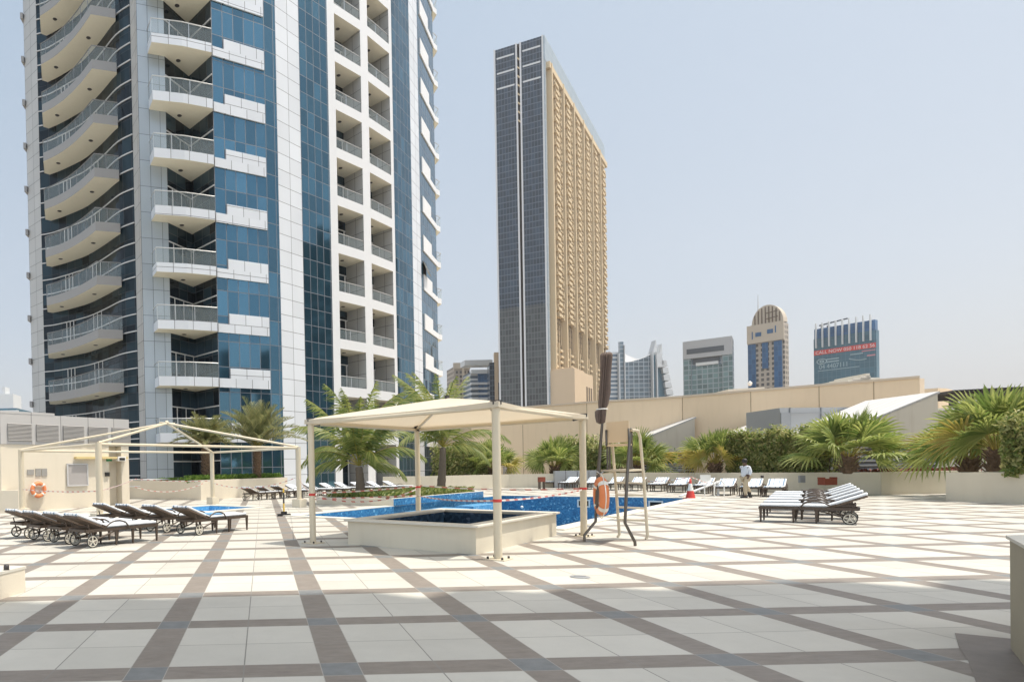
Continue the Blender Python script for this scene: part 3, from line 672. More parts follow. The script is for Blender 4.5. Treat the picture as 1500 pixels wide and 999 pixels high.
m_ = MB(); facebox(m_, plan(956, D_), plan(961, D_), nn, 0, 1, -7, zz(957, 520, D_), 1.0); m_.build('glass_strip', MAT['sky_e'], e)
for (x0, x1, xt, yt, yb) in ((955.5, 962, 960.3, 497.5, 516), (965, 970.5, 969, 503, 520)):
    m_ = MB(); p, q, r_ = at(x0, yb, D_), at(x1, yb, D_), at(xt, yt, D_); bk_ = Vector((0, 6, 0))
    m_.add([p, q, r_, p+bk_, q+bk_, r_+bk_], [(0, 1, 2), (5, 4, 3), (0, 3, 4, 1), (1, 4, 5, 2), (2, 5, 3, 0)]); m_.build('spire', MAT['sky_white'], e)
m_ = MB(); p = [at(962, 700, D_), at(977.5, 700, D_), at(974, 548, D_), at(970, 530, D_), at(962, 516, D_)]; bk_ = Vector((3, 18, 0))
m_.add(p+[q+bk_ for q in p], [(0, 1, 2, 3, 4), (9, 8, 7, 6, 5)]+[(i, i+5, (i+1) % 5+5, (i+1) % 5) for i in range(5)]); m_.build('sloping_side', MAT['sky_e'], e)
m_ = MB()
for i in range(7):
    y0 = 518+i*10.5; xr = 970+i*2.2 if i else 969; xl = 963+i*1.6 if i else 962
    q = at(0, 0, D_); p0, p1, p2, p3 = at(xl+5 if i else 962.5, y0+(7 if i else 19), D_-4), at(xr+5.5, y0+(7 if i else 19), D_-4), at(xr+3.5 if i else 968, y0+(-1 if i else 0), D_-4), at(xl+4 if i else 962.5, y0+(-1 if i else -2), D_-4)
    bk_ = Vector((4, 16, 0)); P4 = [p0, p1, p2, p3]; m_.add(P4+[v+bk_ for v in P4], [(0, 1, 2, 3), (7, 6, 5, 4)]+[(j, j+4, (j+1) % 4+4, (j+1) % 4) for j in range(4)])
m_.build('stepped_balcony', MAT['sky_white'], e)
# low antennas behind
m_ = MB(); m_.tube([at(892, 520, 560), at(892, 499, 560)], [.5, .1], 5); m_.build('antenna', MAT['sky_white'], e)
# square tower with a portal crown
e, a, b, n, top = block('portal_tower', 'square grey glass tower with a wide frame and dark opening on top', 'office tower', 1003, 1075, 430, 412, 504, 9, 'sky_b')
zt2 = zz(1076, 496, 412)
m_ = MB(); n_ = n; facebox(m_, a, b, n_, 0, .16, -7, top, 2.5, d0=.02); facebox(m_, a, b, n_, .80, 1, -7, top, 2.5, d0=.02); m_.build('side_wing', MAT['sky_c'], e)
m_ = MB(); facebox(m_, a, b, n_, 0, 1, top-11, top+1, 3.2, d0=.03); m_.build('crown', MAT['grey_panel'], e)
m_ = MB(); facebox(m_, a, b, n_, .08, .84, top-8, top-4.5, 3.4, d0=3.21); facebox(m_, a, b, n_, .2, .74, top-15, top-11.2, 1.2, d0=.05); m_.build('opening', MAT['sky_dark'], e)
m_ = MB(); facebox(m_, a, b, n_, .26, .72, top-16.2, top-14.2, 1.4, d0=.05); m_.build('ledge', MAT['sky_white'], e)
m_ = MB(); facebox(m_, a, b, n_, .16, .80, -7, top-16.5, .4, d0=.02); m_.build('glass_front', MAT['sky_c'], e)
# domed tower
e, a, b, n, top = block('domed_tower', 'beige residential tower with blue glass bays under a rounded barrel top', 'apartment tower', 1097, 1151, 455, 437, 481, 8, 'sky_d')
m_ = MB(); facebox(m_, a, b, n, 0, 1, top-12, top+1.2, 1.4, d0=.02); m_.build('crown', MAT['sky_stone'], e)
m_ = MB(); facebox(m_, a, b, n, .02, .23, top-52, top-12.5, 1.0, d0=.02); facebox(m_, a, b, n, .41, .57, top-31, top-12.5, 1.0, d0=.02); facebox(m_, a, b, n, .73, .94, top-50, top-12.5, 1.0, d0=.02); m_.build('blue_bay', MAT['sky_blue'], e)
for (t0, t1, z0, z1) in ((.14, .17, 9, 3.5), (.24, .40, 7.5, 4.5), (.56, .72, 6.5, 3.5), (.77, .80, 6.5, 1.5)): m_ = MB(); facebox(m_, a, b, n, t0, t1, top-z0, top-z1, 1.6, d0=1.41); m_.build('crown_window', MAT['sky_blue'], e)
m_ = MB(); pts = []; c0, c1 = a.lerp(b, .12), a.lerp(b, .98); NN = 14
prof = [(c0.lerp(c1, .5-.5*math.cos(math.pi*i/NN)), top+1+13.5*math.sin(math.pi*i/NN)) for i in range(NN+1)]
vs1 = [(p.x, p.y, z) for p, z in prof]; vs2 = [(p.x+n.x, p.y+n.y, z) for p, z in prof]; K = NN+1
m_.add(vs1+vs2, [tuple(range(K)), tuple(range(2*K-1, K-1, -1))]+[(i, i+K, i+K+1, i+1) for i in range(NN)]); m_.build('dome', MAT['sky_stone'], e)
m_ = MB()
for i in range(1, 9): p = c0.lerp(c1, i/9); zt_ = top+1+13.5*math.sqrt(max(0, 1-(2*i/9-1)**2))-1.2; m_.bar((p.x-n.x*.03, p.y-n.y*.03, top+1.5), (p.x-n.x*.03, p.y-n.y*.03, zt_), .5, .5)
for z in (top+4.5, top+8.5): m_.bar((c0.x-n.x*.03+4, c0.y-n.y*.03, z), (c1.x-n.x*.03-4, c1.y-n.y*.03, z), .5, .5)
m_.build('rib', MAT['gold_dark'], e)
m_ = MB(); cc = a.lerp(b, .55); m_.tube([(cc.x, cc.y+8, top+12), (cc.x, cc.y+8, top+24)], [.5, .15], 6); m_.build('mast', MAT['sky_white'], e)
# tower with fins and the writing
e, a, b, n, top = block('banner_tower', 'blue green glass office tower with white fins and large writing on its face', 'office tower', 1193.5, 1285, 430, 402, 497, 5, 'sky_e')
top2 = zz(1284, 470, 402); zt0 = zz(1195, 478, 428)
m_ = MB(); oo = -n.normalized()*.3
p0, p1 = a.lerp(b, .01), a.lerp(b, .985); m_.prism([tuple(p0+n*.02), tuple(p1+n*.02), tuple(p1+n*.9), tuple(p0+n*.9)], top, top2+1); m_.build('upper_storeys', MAT['sky_blue'], e)
m_ = MB()
for i in range(9): t0 = .045+i*.109; facebox(m_, a, b, n, t0, t1:=t0+.018, top-6.5, top2+4.5, 2.0, d0=.3)
m_.build('fin', MAT['sky_white'], e)
m_ = MB(); q0 = a.lerp(b, .13)+n*.3; q1 = a.lerp(b, .55)+n*.3
m_.bar((q0.x, q0.y, top2), (q0.x, q0.y, top2+3), 1, 1); m_.bar((q0.x-2, q0.y, top2+3), (q1.x, q1.y, top2+5), .8, .8); m_.bar((q0.x+4, q0.y, top2), (q0.x+4, q0.y, top2+3), .8, .8); m_.build('gantry', MAT['sky_dark'], e)
m_ = MB(); dirb = (b-a).normalized(); Lb = (b-a).length; zb = zz(1194, 514, 430); m_2 = None
facebox(m_, a, b, n, .005, .995, zb-3.3, zb-.1, .25, d0=.1); m_.build('red_banner', MAT['red'], e)
plain('letter_white', (.62, .62, .62), .6, var=.0); plain('letter_pale', (.30, .40, .44), .6, var=.0); plain('letter_pink', (.55, .22, .25), .6, var=0)
def writing(txt, t, z, size, mat, d=.35, sx=1.0, name='lettering'):
    cu = bpy.data.curves.new('txt', 'FONT'); cu.body = txt; cu.size = size; cu.extrude = .05
    ob = bpy.data.objects.new('txt', cu); COL.objects.link(ob); bpy.context.view_layer.update()
    me = bpy.data.meshes.new_from_object(ob); COL.objects.unlink(ob); bpy.data.objects.remove(ob)
    return me
def put_writing(txt, a, b, n, t, z, width, height, mat, d, parent, name='lettering'):
    me = writing(txt, 0, 0, 10, None); xs = [v.co.x for v in me.vertices]; ys = [v.co.y for v in me.vertices]
    x0, x1, y0, y1 = min(xs), max(xs), min(ys), max(ys); dr = (b-a).normalized(); o = -n.normalized()
    W = world_of(parent).inverted(); p = a.lerp(b, t)+o*d
    for v in me.vertices:
        sx = (v.co.x-x0)/(x1-x0)*width; sy = (v.co.y-y0)/(y1-y0)*height
        q = p+dr*sx-o*(0 if v.co.z > 0 else .06); v.co = W @ Vector((q.x, q.y, z+sy))
    me.materials.clear(); me.materials.append(mat); ob = bpy.data.objects.new(name, me); COL.objects.link(ob); ob.parent = parent; return ob
put_writing('CALL NOW 050 118 62 56', a, b, n, .035, zb-2.75, Lb*.945, 2.1, MAT['letter_white'], .34, e)
put_writing('04 4407111', a, b, n, .09, zb-13.3, Lb*.46, 3.2, MAT['letter_pale'], .12, e)
m_ = MB(); c = a.lerp(b, .135)+(-n.normalized())*.12
m_.tube([(c.x+dirb.x*2.6*math.cos(q), c.y+dirb.y*2.6*math.cos(q), zb-8.0+1.7*math.sin(q)) for q in [i*math.pi/12 for i in range(24)]], .3, 5, closed=True)
m_.tube([(c.x+dirb.x*1.0*math.cos(q), c.y+dirb.y*1.0*math.cos(q), zb-8.0+.7*math.sin(q)) for q in [i*math.pi/6 for i in range(12)]], .4, 5, closed=True); m_.build('emblem', MAT['letter_pale'], e)
m_ = MB(); facebox(m_, a, b, n, .21, .42, zb-7.4, zb-6.7, .2, d0=.1); facebox(m_, a, b, n, .21, .42, zb-9.2, zb-8.4, .2, d0=.1); facebox(m_, a, b, n, .6, .8, zb-6.2, zb-5.6, .2, d0=.1)
facebox(m_, a, b, n, .07, .74, zb-14.6, zb-14.2, .2, d0=.1)
m_.build('small_lettering', MAT['letter_pale'], e)
m_ = MB(); pts = [(a.lerp(b, .58+.27*t)+(-n.normalized())*.14, zb-8.6-1.6*math.sin(t*2.2)+(.0)) for t in [i/10 for i in range(11)]]; m_.tube([(p.x, p.y, z) for p, z in pts], .3, 5); m_.build('swoosh', MAT['letter_pale'], e)
m_ = MB(); facebox(m_, a, b, n, .78, .985, zb-5.0, zb-4.4, .2, d0=.1); facebox(m_, a, b, n, .86, .985, zb-8.4, zb-7.6, .2, d0=.1); m_.build('pink_stripe', MAT['letter_pink'], e)
# left of the hotel
e, a, b, n, top = block('beige_tower', 'beige far tower with pale balconies behind the palm fronds', 'apartment tower', 667, 690, 500, 500, 537, 20, 'sky_d')
m_ = MB(); facebox(m_, a, b, n, .5, .62, -7, top+1, 2, d0=.02); facebox(m_, a, b, n, -.05, 1.02, top-2, top+3, 1, d0=.05); m_.build('pier', MAT['sky_stone'], e)
e, a, b, n, top = block('blue_curved_tower', 'white and blue far tower with rounded balconies left of the hotel', 'apartment tower', 691, 722, 480, 480, 545, 20, 'sky_a')
m_ = MB(); facebox(m_, a, b, n, .34, 1.0, -7, top-.5, 1.2, d0=.02); m_.build('glass_front', MAT['sky_blue'], e)
m_ = MB()
for i in range(9): z = top-8-i*3.9; facebox(m_, a, b, n, -.02, .33, z-2, z-.2, 3, d0=.02); facebox(m_, a, b, n, .36, .76 if i > 1 else 1.0, z-2, z-.2, 2, d0=1.21)
facebox(m_, a, b, n, .0, 1, top-1.5, top+1.5, 2.5, d0=.04); facebox(m_, a, b, n, -.3, 1, top+5, top+9, 2.5, d0=-9); m_.build('balcony', MAT['sky_white'], e)
e, a, b, n, top = block('brown_tower', 'narrow brown and black tower just left of the hotel', 'office tower', 719, 736, 432, 430, 531, 20, 'hotel_glass')
m_ = MB(); facebox(m_, a, b, n, .42, .72, -7, zz(727, 516, 430), 1, d0=-4); m_.build('stone_core', MAT['gold_podium'], e)
m_ = MB(); facebox(m_, a, b, n, .72, 1.2, zz(727, 560, 430), zz(727, 516, 430), .5, d0=-4); m_.build('side_wing', MAT['gold_podium'], e)
e, a, b, n, top = block('glass_tower', 'small blue green tower beyond the louvred block at the left edge', 'office tower', -14, 26, 330, 330, 598, 20, 'sky_e')
m_ = MB(); facebox(m_, a, b, n, .1, .8, top, top+8, -3, d0=-14); facebox(m_, a, b, n, .38, .48, top+8, top+12, -4, d0=-10); m_.build('rooftop', MAT['sky_white'], e)
m_ = MB()
for i in range(6): facebox(m_, a, b, n, .1, 1.08, top-2-i*3.6, top-1.2-i*3.6, 1.2, d0=.02)
m_.build('balcony', MAT['sky_white'], e)

# ------------------------------------------------------------------ long beige podium building
pw = empty('podium_building', tuple(plan(1100, 46))+(0,), label='long low beige blank-walled building behind the palms', cat='building')
a, b = plan(690, 52.5), plan(1348, 35.4)
def ztop_(px, py, D): return at(px, py, D).z
zt = (ztop_(821, 593, 48.5)+ztop_(1348, 553.5, 35.4))/2
mb = MB(); n = inward(a, b, 1)
# bow of the wall in plan follows the roof line of the picture
pts = []
for px, py in ((690, 602), (766, 597.5), (860, 590.5), (1000, 582), (1100, 573.5), (1200, 565.5), (1280, 559), (1348, 553.5)):
    D = F*(zt-EYE)/(hz(px)-py); pts.append(plan(px, D))
u = 0
for p, q in zip(pts, pts[1:]): u = mb.wall(p, q, -.2, zt, 0, u)
e1 = pts[-1]+Vector((.55, .25)); e2 = pts[-1]+Vector((6, 14)); e3 = pts[0]+Vector((2, 16))
mb.wall(pts[-1], e1, -.2, zt, 1); mb.wall(e1, e2, -.2, zt); mb.wall(e2, e3, -.2, zt); mb.wall(e3, pts[0], -.2, zt); mb.build('wall', [MAT['podium_wall'], MAT['podium_trim']], pw)
mb = MB(); rg = pts+[e1, e2, e3]; mb.add([(p.x, p.y, zt-.3) for p in rg], [tuple(range(len(rg)))]); mb.build('roof', MAT['podium_trim'], pw)
mb = MB()
for p, q in zip(pts, pts[1:]):
    o_ = outv(p, q)*.06; mb.prism([tuple(p+o_), tuple(q+o_), tuple(q-o_*5), tuple(p-o_*5)], zt+.002, zt+.14)
mb.build('coping', MAT['podium_trim'], pw)
mb = MB()
for p, q in zip(pts, pts[1:]):
    Ls = (q-p).length; nn_ = max(1, int(Ls/4.2)); o_ = outv(p, q)*.01
    for i in range(nn_): c = p.lerp(q, i/nn_)+o_; mb.wall(c, c+(q-p).normalized()*.04, -.1, zt)
mb.build('joint', MAT['gold_joint'], pw)
rs = random.Random(3)
ro = empty('rooftop_structure', tuple(plan(1110, 50))+(zt-.3,), label='flat pale plant box on the podium roof in front of the domed tower', cat='rooftop box')
mb = MB(); q0, q1 = plan(1068, 49), plan(1121, 48); mb.prism([tuple(q0), tuple(q1), tuple(q1+Vector((1, 4))), tuple(q0+Vector((1, 4)))], zt-.3, at(1100, 567, 48).z); mb.build('box', MAT['coping'], ro)
mb = MB(); q = at(1098, 565, 48.2); mb.lathe([(.001, .0), (.12, .05), (.16, .25), (.001, .42)], q, 10); mb.build('vent', MAT['white_band'], ro)
ro = empty('rooftop_plant', tuple(plan(1270, 46))+(zt-.3,), label='stepped pale rooftop structures below the banner tower', cat='rooftop box')
mb = MB()
for (x0, x1, py) in ((1236, 1248, 560), (1243, 1262, 557), (1250, 1290, 554.5), (1262, 1276, 551.5), (1270, 1275, 548), (1290, 1330, 556)):
    q0, q1 = plan(x0, 44), plan(x1, 44); mb.prism([tuple(q0), tuple(q1), tuple(q1+Vector((.5, 3))), tuple(q0+Vector((.5, 3)))], zt-.3, at(x0, py-1, 44).z+.001*x0/100)
mb.build('wall', MAT['coping'], ro)
# far curved parapet, dark pergola and pale wall at the right
e = empty('curved_annex', tuple(plan(1375, 46))+(0,), label='low beige annex with rounded end right of the long wall', cat='building')
mb = MB(); pp = [plan(1340, 52), plan(1375, 51), plan(1388, 51.5), plan(1397, 53), plan(1400, 57), plan(1345, 62)]; mb.prism([tuple(q) for q in pp], -.2, at(1370, 568, 51).z); mb.build('wall', MAT['podium_wall'], e)
e = empty('terrace_pergola', tuple(plan(1450, 44))+(0,), label='dark timber pergola on posts behind the palms at the right edge', cat='pergola')
mb = MB(); zP = at(1480, 571, 44).z
p0, p1 = at(1392, 579, 47), at(1560, 571, 42)
mb.bar(p0, p1, .3, .35); mb.bar(p0+Vector((.8, 3, 0)), p1+Vector((.8, 3, 0)), .3, .35)
mb.build('beam', MAT['dark_metal'], e); mb = MB()
for i in range(24): c = p0.lerp(p1, i/23); mb.bar(c+Vector((-.3, -.6, .28)), c+Vector((1.2, 3.6, .28)), .12, .16)
mb.build('rafter', MAT['dark_metal'], e)
for px in (1400, 1485, 1545):
    c = p0.lerp(p1, (px-1392)/168); mb = MB(); mb.box((c.x, c.y+.15, c.z/2), (.35, .35, c.z-.3)); mb.build('post', MAT['dark_metal'], e)
e = empty('terrace_wall', tuple(plan(1400, 36))+(0,), label='pale beige terrace wall between the big wedge and the right palms', cat='wall')
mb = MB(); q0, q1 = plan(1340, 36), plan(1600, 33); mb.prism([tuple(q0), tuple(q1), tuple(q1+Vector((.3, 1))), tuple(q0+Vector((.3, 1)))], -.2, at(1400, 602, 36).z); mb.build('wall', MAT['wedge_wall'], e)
mb = MB(); mb.prism([tuple(q0+Vector((-.1, -.1))), tuple(q1+Vector((0, -.1))), tuple(q1+Vector((.3, 1.1))), tuple(q0+Vector((.3, 1.1)))], at(1400, 602, 36).z, at(1400, 598, 36).z); mb.build('coping', MAT['coping'], e)

# ------------------------------------------------------------------ wedge skylights
def wedge(label, pk, D, lowpx, lowpy, bot, wallL, depth=6.5, zb=None):
    """pk: peak pixel; the roof falls to the left; side wall below the slope faces the viewer"""
    p = at(pk[0], pk[1], D); e = empty('skylight_wedge', (p.x, p.y, 0), label=label, cat='skylight', group='white wedge skylights behind the planters')
    q = at(lowpx, lowpy, D); b1 = at(pk[0], bot, D); b0 = at(lowpx, bot, D) if lowpy < bot else q
    depth = 4.2; dv = Vector((.12*depth, depth, 0)); base = max(b1.z, .0)
    A = [Vector((p.x, p.y, base)), p, q, Vector((q.x, q.y, min(base, q.z-.01)))]
    T_ = [v+dv for v in A]
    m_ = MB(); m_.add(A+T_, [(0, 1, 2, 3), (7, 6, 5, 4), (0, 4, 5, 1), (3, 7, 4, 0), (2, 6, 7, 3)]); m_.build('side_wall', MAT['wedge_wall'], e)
    m_ = MB(); up_ = Vector((0, 0, .06)); ex = (p-q).normalized()*.12
    L = (p-q).length; R0 = [q+up_, p+ex+up_, T_[1]+ex+up_, T_[2]+up_]
    m_.add(R0+[v-Vector((0, 0, .10)) for v in R0], [(0, 1, 2, 3), (7, 6, 5, 4), (0, 4, 5, 1), (1, 5, 6, 2), (2, 6, 7, 3), (3, 7, 4, 0)], 0, [[(0, 0), (0, L), (depth, L), (depth, 0)]]+[[(0, 0)]*4]*5); m_.build('roof', MAT['wedge_roof'], e)
    m_ = MB(); gb = MB()
    w0, w1 = at(wallL, bot, D+.3), at(pk[0]-1, bot, D+.3)
    if base > .5:
        m_.prism([(w0.x, w0.y), (w1.x, w1.y), (w1.x, w1.y+.3), (w0.x, w0.y+.3)], -.1, base); m_.build('vent_back', MAT['dark_metal'], e)
        nn_ = int(base/.22)
        for i in range(nn_): z = base-.12-i*.22; gb.box(((w0.x+w1.x)/2, w0.y-.06, z), ((w1.x-w0.x), .16, .05), 0, Matrix.Rotation(R(30), 3, 'X'))
        gb.build('louvre', MAT['grey_metal'], e)
wedge('largest white wedge skylight behind the right fan palms', (1373, 575.5), 30, 1215, 640, 648, 1228, 9)
wedge('white wedge skylight right of the lifeguard chair', (1017, 612), 43, 918, 652, 662, 924, 10)
wedge('white wedge skylight seen through the shade canopy', (794, 632), 56, 705, 668, 668, 752, 12)
wedge('small white wedge skylight showing above the hedge beside the grey box', (1203, 602), 36.5, 1080, 646, 660, 1180, 10)
gb_ = empty('rooftop_enclosure', tuple(plan(1180, 34))+(0,), label='pale grey panelled box standing above the hedge', cat='plant room')
mb = MB(); q0, q1 = plan(1143, 34), plan(1262, 34.5); mb.prism([tuple(q0), tuple(q1), tuple(q1+Vector((.5, 3))), tuple(q0+Vector((.5, 3)))], -.1, at(1143, 597, 34).z); mb.build('wall', MAT['grey_panel'], gb_)
mb = MB(); mb.box((q0.x+.25, q0.y-.05, 2), (.5, .06, 4.2)); zq = at(1143, 605, 34).z; mb.box(((q0.x+q1.x)/2, q0.y-.03, zq), (q1.x-q0.x, .05, .05))
for f_ in (.12, .5): c = q0.lerp(q1, f_); mb.box((c.x, c.y-.03, 2.2), (.05, .05, 4.4))
mb.build('seam', MAT['grey_metal'], gb_)
gp = empty('glass_screen', tuple(plan(1134, 35))+(0,), label='small greenish glass screen left of the grey box', cat='screen')
mb = MB(); c0, c1 = at(1124, 640, 36), at(1143, 606, 36); mb.box(((c0.x+c1.x)/2, c0.y, (c0.z+c1.z)/2), (c1.x-c0.x, .06, c1.z-c0.z)); mb.build('pane', MAT['rail_glass'], gp)
# louvred screens between planters
for (x0, x1, y0, y1, D, lab) in ((948, 1003, 677, 691, 40, 'grey horizontal slatted screen between two fan palms'), (1290, 1340, 668, 690, 27, 'grey slatted screen behind the big planter'), (738, 786, 682, 693, 50, 'pale slatted screen behind the far planter')):
    p0, p1 = at(x0, y1, D), at(x1, y0, D); e = empty('slatted_screen', (p0.x, p0.y, 0), label=lab, cat='screen', group='grey slatted screens')
    mb = MB(); k = 5
    for i in range(k): z = .9+(p1.z-.9)*(i+.5)/k; mb.box(((p0.x+p1.x)/2, p0.y, z), (p1.x-p0.x, .05, (p1.z-.9)/k*.55))
    mb.build('slats', MAT['grey_metal'], e); mb = MB()
    for x in (p0.x, (p0.x+p1.x)/2, p1.x): mb.box((x, p0.y+.05, p1.z/2), (.06, .06, p1.z))
    mb.build('frame', MAT['grey_metal'], e)

# ------------------------------------------------------------------ planters
def planter(name, pts, thick, H, label, mat='beige_wall', soilw=3.0, cop=True, group='raised planter beds round the deck'):
    e = empty(name, (pts[0][0], pts[0][1], 0), label=label, cat='planter', group=group); P_ = [Vector(p[:2]) for p in pts]
    ins = []
    for i in range(len(P_)):
        a = P_[max(i-1, 0)]; b = P_[min(i+1, len(P_)-1)]; n1 = inward(P_[i], P_[min(i+1, len(P_)-1)], 1) if i < len(P_)-1 else inward(P_[i-1], P_[i], 1); n0 = inward(P_[i-1], P_[i], 1) if i else n1
        nn_ = (n0+n1); nn_ = nn_/max(.5, nn_.dot(n1)); ins.append(nn_)
    m_ = MB(); u = 0
    for i in range(len(P_)-1):
        a, b = P_[i], P_[i+1]; a2, b2 = a+ins[i]*thick, b+ins[i+1]*thick
        u = m_.wall(a, b, -.01, H, 0, u); m_.wall(b2, a2, 0, H); m_.quad((a.x, a.y, H), (b.x, b.y, H), (b2.x, b2.y, H), (a2.x, a2.y, H))
        if i == 0: m_.wall(a2, a, 0, H)
        if i == len(P_)-2: m_.wall(b, b2, 0, H)
    m_.build('wall', MAT[mat], e)
    m_ = MB()
    for i in range(len(P_)-1):
        a, b = P_[i]+ins[i]*thick, P_[i+1]+ins[i+1]*thick; a2, b2 = P_[i]+ins[i]*soilw, P_[i+1]+ins[i+1]*soilw
        m_.quad((a.x, a.y, H-.1), (b.x, b.y, H-.1), (b2.x, b2.y, H-.1), (a2.x, a2.y, H-.1))
    m_.build('soil', MAT['soil'], e)
    return e
PH = .93
RP = [plan(560, 43), plan(650, 42), plan(745, 42.5), plan(810, 41), plan(934, 38), plan(1060, 31.5), plan(1170, 28), plan(1289, 25.6)]
planter('long_planter', RP, .3, PH, 'long beige planter wall running behind the far row of sun loungers')
planter('planter_bed', [plan(1289.5, 25.55)+Vector((.02, 0)), plan(1384, 25.4)+Vector((1.5, 0))], .3, PH, 'beige planter section between the lounger group and the right-hand block')
bc = gr(1385, 733); planter('corner_planter', [Vector((bc.x+6, bc.y+.05)), Vector((bc.x, bc.y)), Vector((bc.x+.05, bc.y-13))], .3, PH+.04, 'grey beige planter block at the right edge under large fan palms')
# fix the winding of the corner block: its bed lies to the right
tagp = gr(294, 732); a = Vector((tagp.x, tagp.y)); 
planter('tower_planter', [UV(20.5, 32.6)[:2], a+Vector((0, 0)), gr(421, 723.5)[:2]], .3, 1.08, 'beige planter with two date palms in front of the tower', 'beige_light', 2.4)
# island bed with low wall
u0, u1, v0, v1 = ISL; ib = empty('island_planter', tuple(UV(u0, v0)), label='low island bed with two coconut palms beside the pool', cat='planter', group='raised planter beds round the deck')
mb = MB(); c = [UV(u0, v0), UV(u1, v0), UV(u1, v1), UV(u0, v1)]; ic = [UV(u0+.25, v0+.25), UV(u1-.25, v0+.25), UV(u1-.25, v1-.25), UV(u0+.25, v1-.25)]; HI = .30
for i in range(4):
    j = (i+1) % 4; mb.wall(c[i], c[j], -1.3 if i == 0 else -.01, HI, 1 if i == 0 else 0); mb.quad(*[Vector((q.x, q.y, HI)) for q in (c[i], c[j], ic[j], ic[i])], 2)
mb.build('wall', [MAT['beige_wall'], MAT['mosaic'], MAT['coping']], ib)
mb = MB(); mb.quad(*[Vector((q.x, q.y, HI-.06)) for q in ic]); mb.build('soil', MAT['soil'], ib)

# ------------------------------------------------------------------ near walls
e = empty('corner_wall', tuple(gr(1480, 949)), label='grey beige low wall with coping at the right edge of the foreground', cat='wall')
c0 = gr(1480, 949); d1 = (gr(1500, 975)-c0).normalized(); pl = [c0, c0+Vector((4, .1, 0)), c0+Vector((4, -3, 0)), c0+d1*3.6+Vector((2.2, 0, 0)), c0+d1*3.6]
mb = MB(); mb.prism([(q.x, q.y) for q in pl], -.01, .86); mb.build('wall', MAT['wall_shaded'], e)
mb = MB(); mb.prism([(q.x-.02+(.04 if i in (1, 2) else 0), q.y+.01) for i, q in enumerate(pl)], .861, .885); mb.build('coping', MAT['coping'], e, .006)
e = empty('low_plinth', tuple(gr(0, 868)), label='short beige plinth with a small round spotlight at the left edge', cat='plinth')
k0, k1 = gr(37, 866), gr(0, 877); dd = (k0-k1).normalized(); nn_ = Vector((-dd.y, dd.x, 0))
pl = [k0, k0-dd*1.6, k0-dd*1.6+nn_*.8, k0+nn_*.8]; mb = MB(); mb.prism([(q.x, q.y) for q in pl], -.01, .30); mb.build('body', MAT['beige_light'], e)
mb = MB(); cc = (pl[0]+pl[2])/2+dd*.55; ex = [cc+(q-(pl[0]+pl[2])/2)*1.02-dd*.55 for q in pl]; mb.prism([(q.x, q.y) for q in ex], .301, .335); mb.build('coping', MAT['coping'], e, .008)
q = gr(9, 834, .335); mb = MB(); mb.lathe([(.001, 0), (.035, 0), (.035, .05), (.025, .07), (.001, .07)], q, 10); mb.build('spotlight', MAT['dark_metal'], e)

# ------------------------------------------------------------------ service building with louvres on the left
sb = empty('service_building', tuple(UV(13.5, 26, 0)), label='beige service building with grey louvred upper part on the left', cat='building')
zt_, zs = 4.15, 2.85; U0, U1 = 10.55, 16.75; V0 = 26.0
mb = MB(); mb.prism([tuple(UV(U0, V0)[:2]), tuple(UV(U1-1.1, V0)[:2]), tuple(UV(U1-1.1, V0+.5)[:2]), tuple(UV(U1, V0+.5)[:2]), tuple(UV(U1, V0+5)[:2]), tuple(UV(U0, V0+5)[:2])], -.01, zs); mb.build('lower_wall', MAT['beige_light'], sb)
mb = MB(); mb.prism([tuple(UV(U1-.42, V0)[:2]), tuple(UV(U1, V0)[:2]), tuple(UV(U1, V0+.48)[:2]), tuple(UV(U1-.42, V0+.48)[:2])], -.01, zs-.01); mb.build('pillar', MAT['beige_light'], sb)
gridmat('clad_box', (.45, .44, .43), (.16, .16, .16), 1.35, 9, .03, .5, 0, .04)
mb = MB(); mb.prism([tuple(UV(U0-.03, V0-.03)[:2]), tuple(UV(U1+.03, V0-.03)[:2]), tuple(UV(U1+.03, V0+7)[:2]), tuple(UV(U0-.03, V0+7)[:2])], zs+.003, zt_); mb.build('upper_wall', [MAT['clad_box']], sb)
mb = MB(); mb.prism([tuple(UV(U0-.03, V0-.04)[:2]), tuple(UV(U0+2.4, V0-.04)[:2]), tuple(UV(U0+2.4, V0+7)[:2]), tuple(UV(U0-.03, V0+7)[:2])], zt_+.002, zt_+.10); mb.build('parapet', MAT['clad_box'], sb)
for i in range(5):
    a0 = U0+.30+i*1.24; a1 = a0+1.02; mb = MB(); zc0, zc1 = zs+.14, zt_-.42
    for j in range(13): z = zc0+(zc1-zc0)*(j+.5)/13; mb.box(UV((a0+a1)/2, V0-.06, z), (a1-a0, .07, .035), 0, Matrix.Rotation(R(45), 3, 'Z') @ Matrix.Rotation(R(-35), 3, 'X'))
    lp = mb.build('louvre', MAT['fascia_grey'], sb); mb = MB(); mb.box(UV((a0+a1)/2, V0-.035, (zc0+zc1)/2), (a1-a0, .008, zc1-zc0), rz=R(45)); mb.build('louvre_back', MAT['grey_metal'], lp)
mb = MB()
for j in range(13): z = zs+.14+(zt_-.42-zs-.14)*(j+.5)/13; mb.box(UV(U0-.06, V0+1.6, z), (.07, 2.4, .035), 0, Matrix.Rotation(R(45), 3, 'Z'))
mb.build('louvre', MAT['fascia_grey'], sb)
mb = MB(); mb.box(UV(U1-1.55, V0-.0, 2.28), (2.7, .5, .10), rz=R(45)); mb.build('canopy_ledge', MAT['ledge_yellow'], sb)
def onwall(name, mat, u, z, w_, h_, label, cat, group=None, d=.03):
    m_ = MB(); m_.box(UV(u, V0-d/2-.003, z), (w_, d, h_), rz=R(45)); o = m_.build(name, MAT[mat], None, .004); return tag(o, label, cat, group)
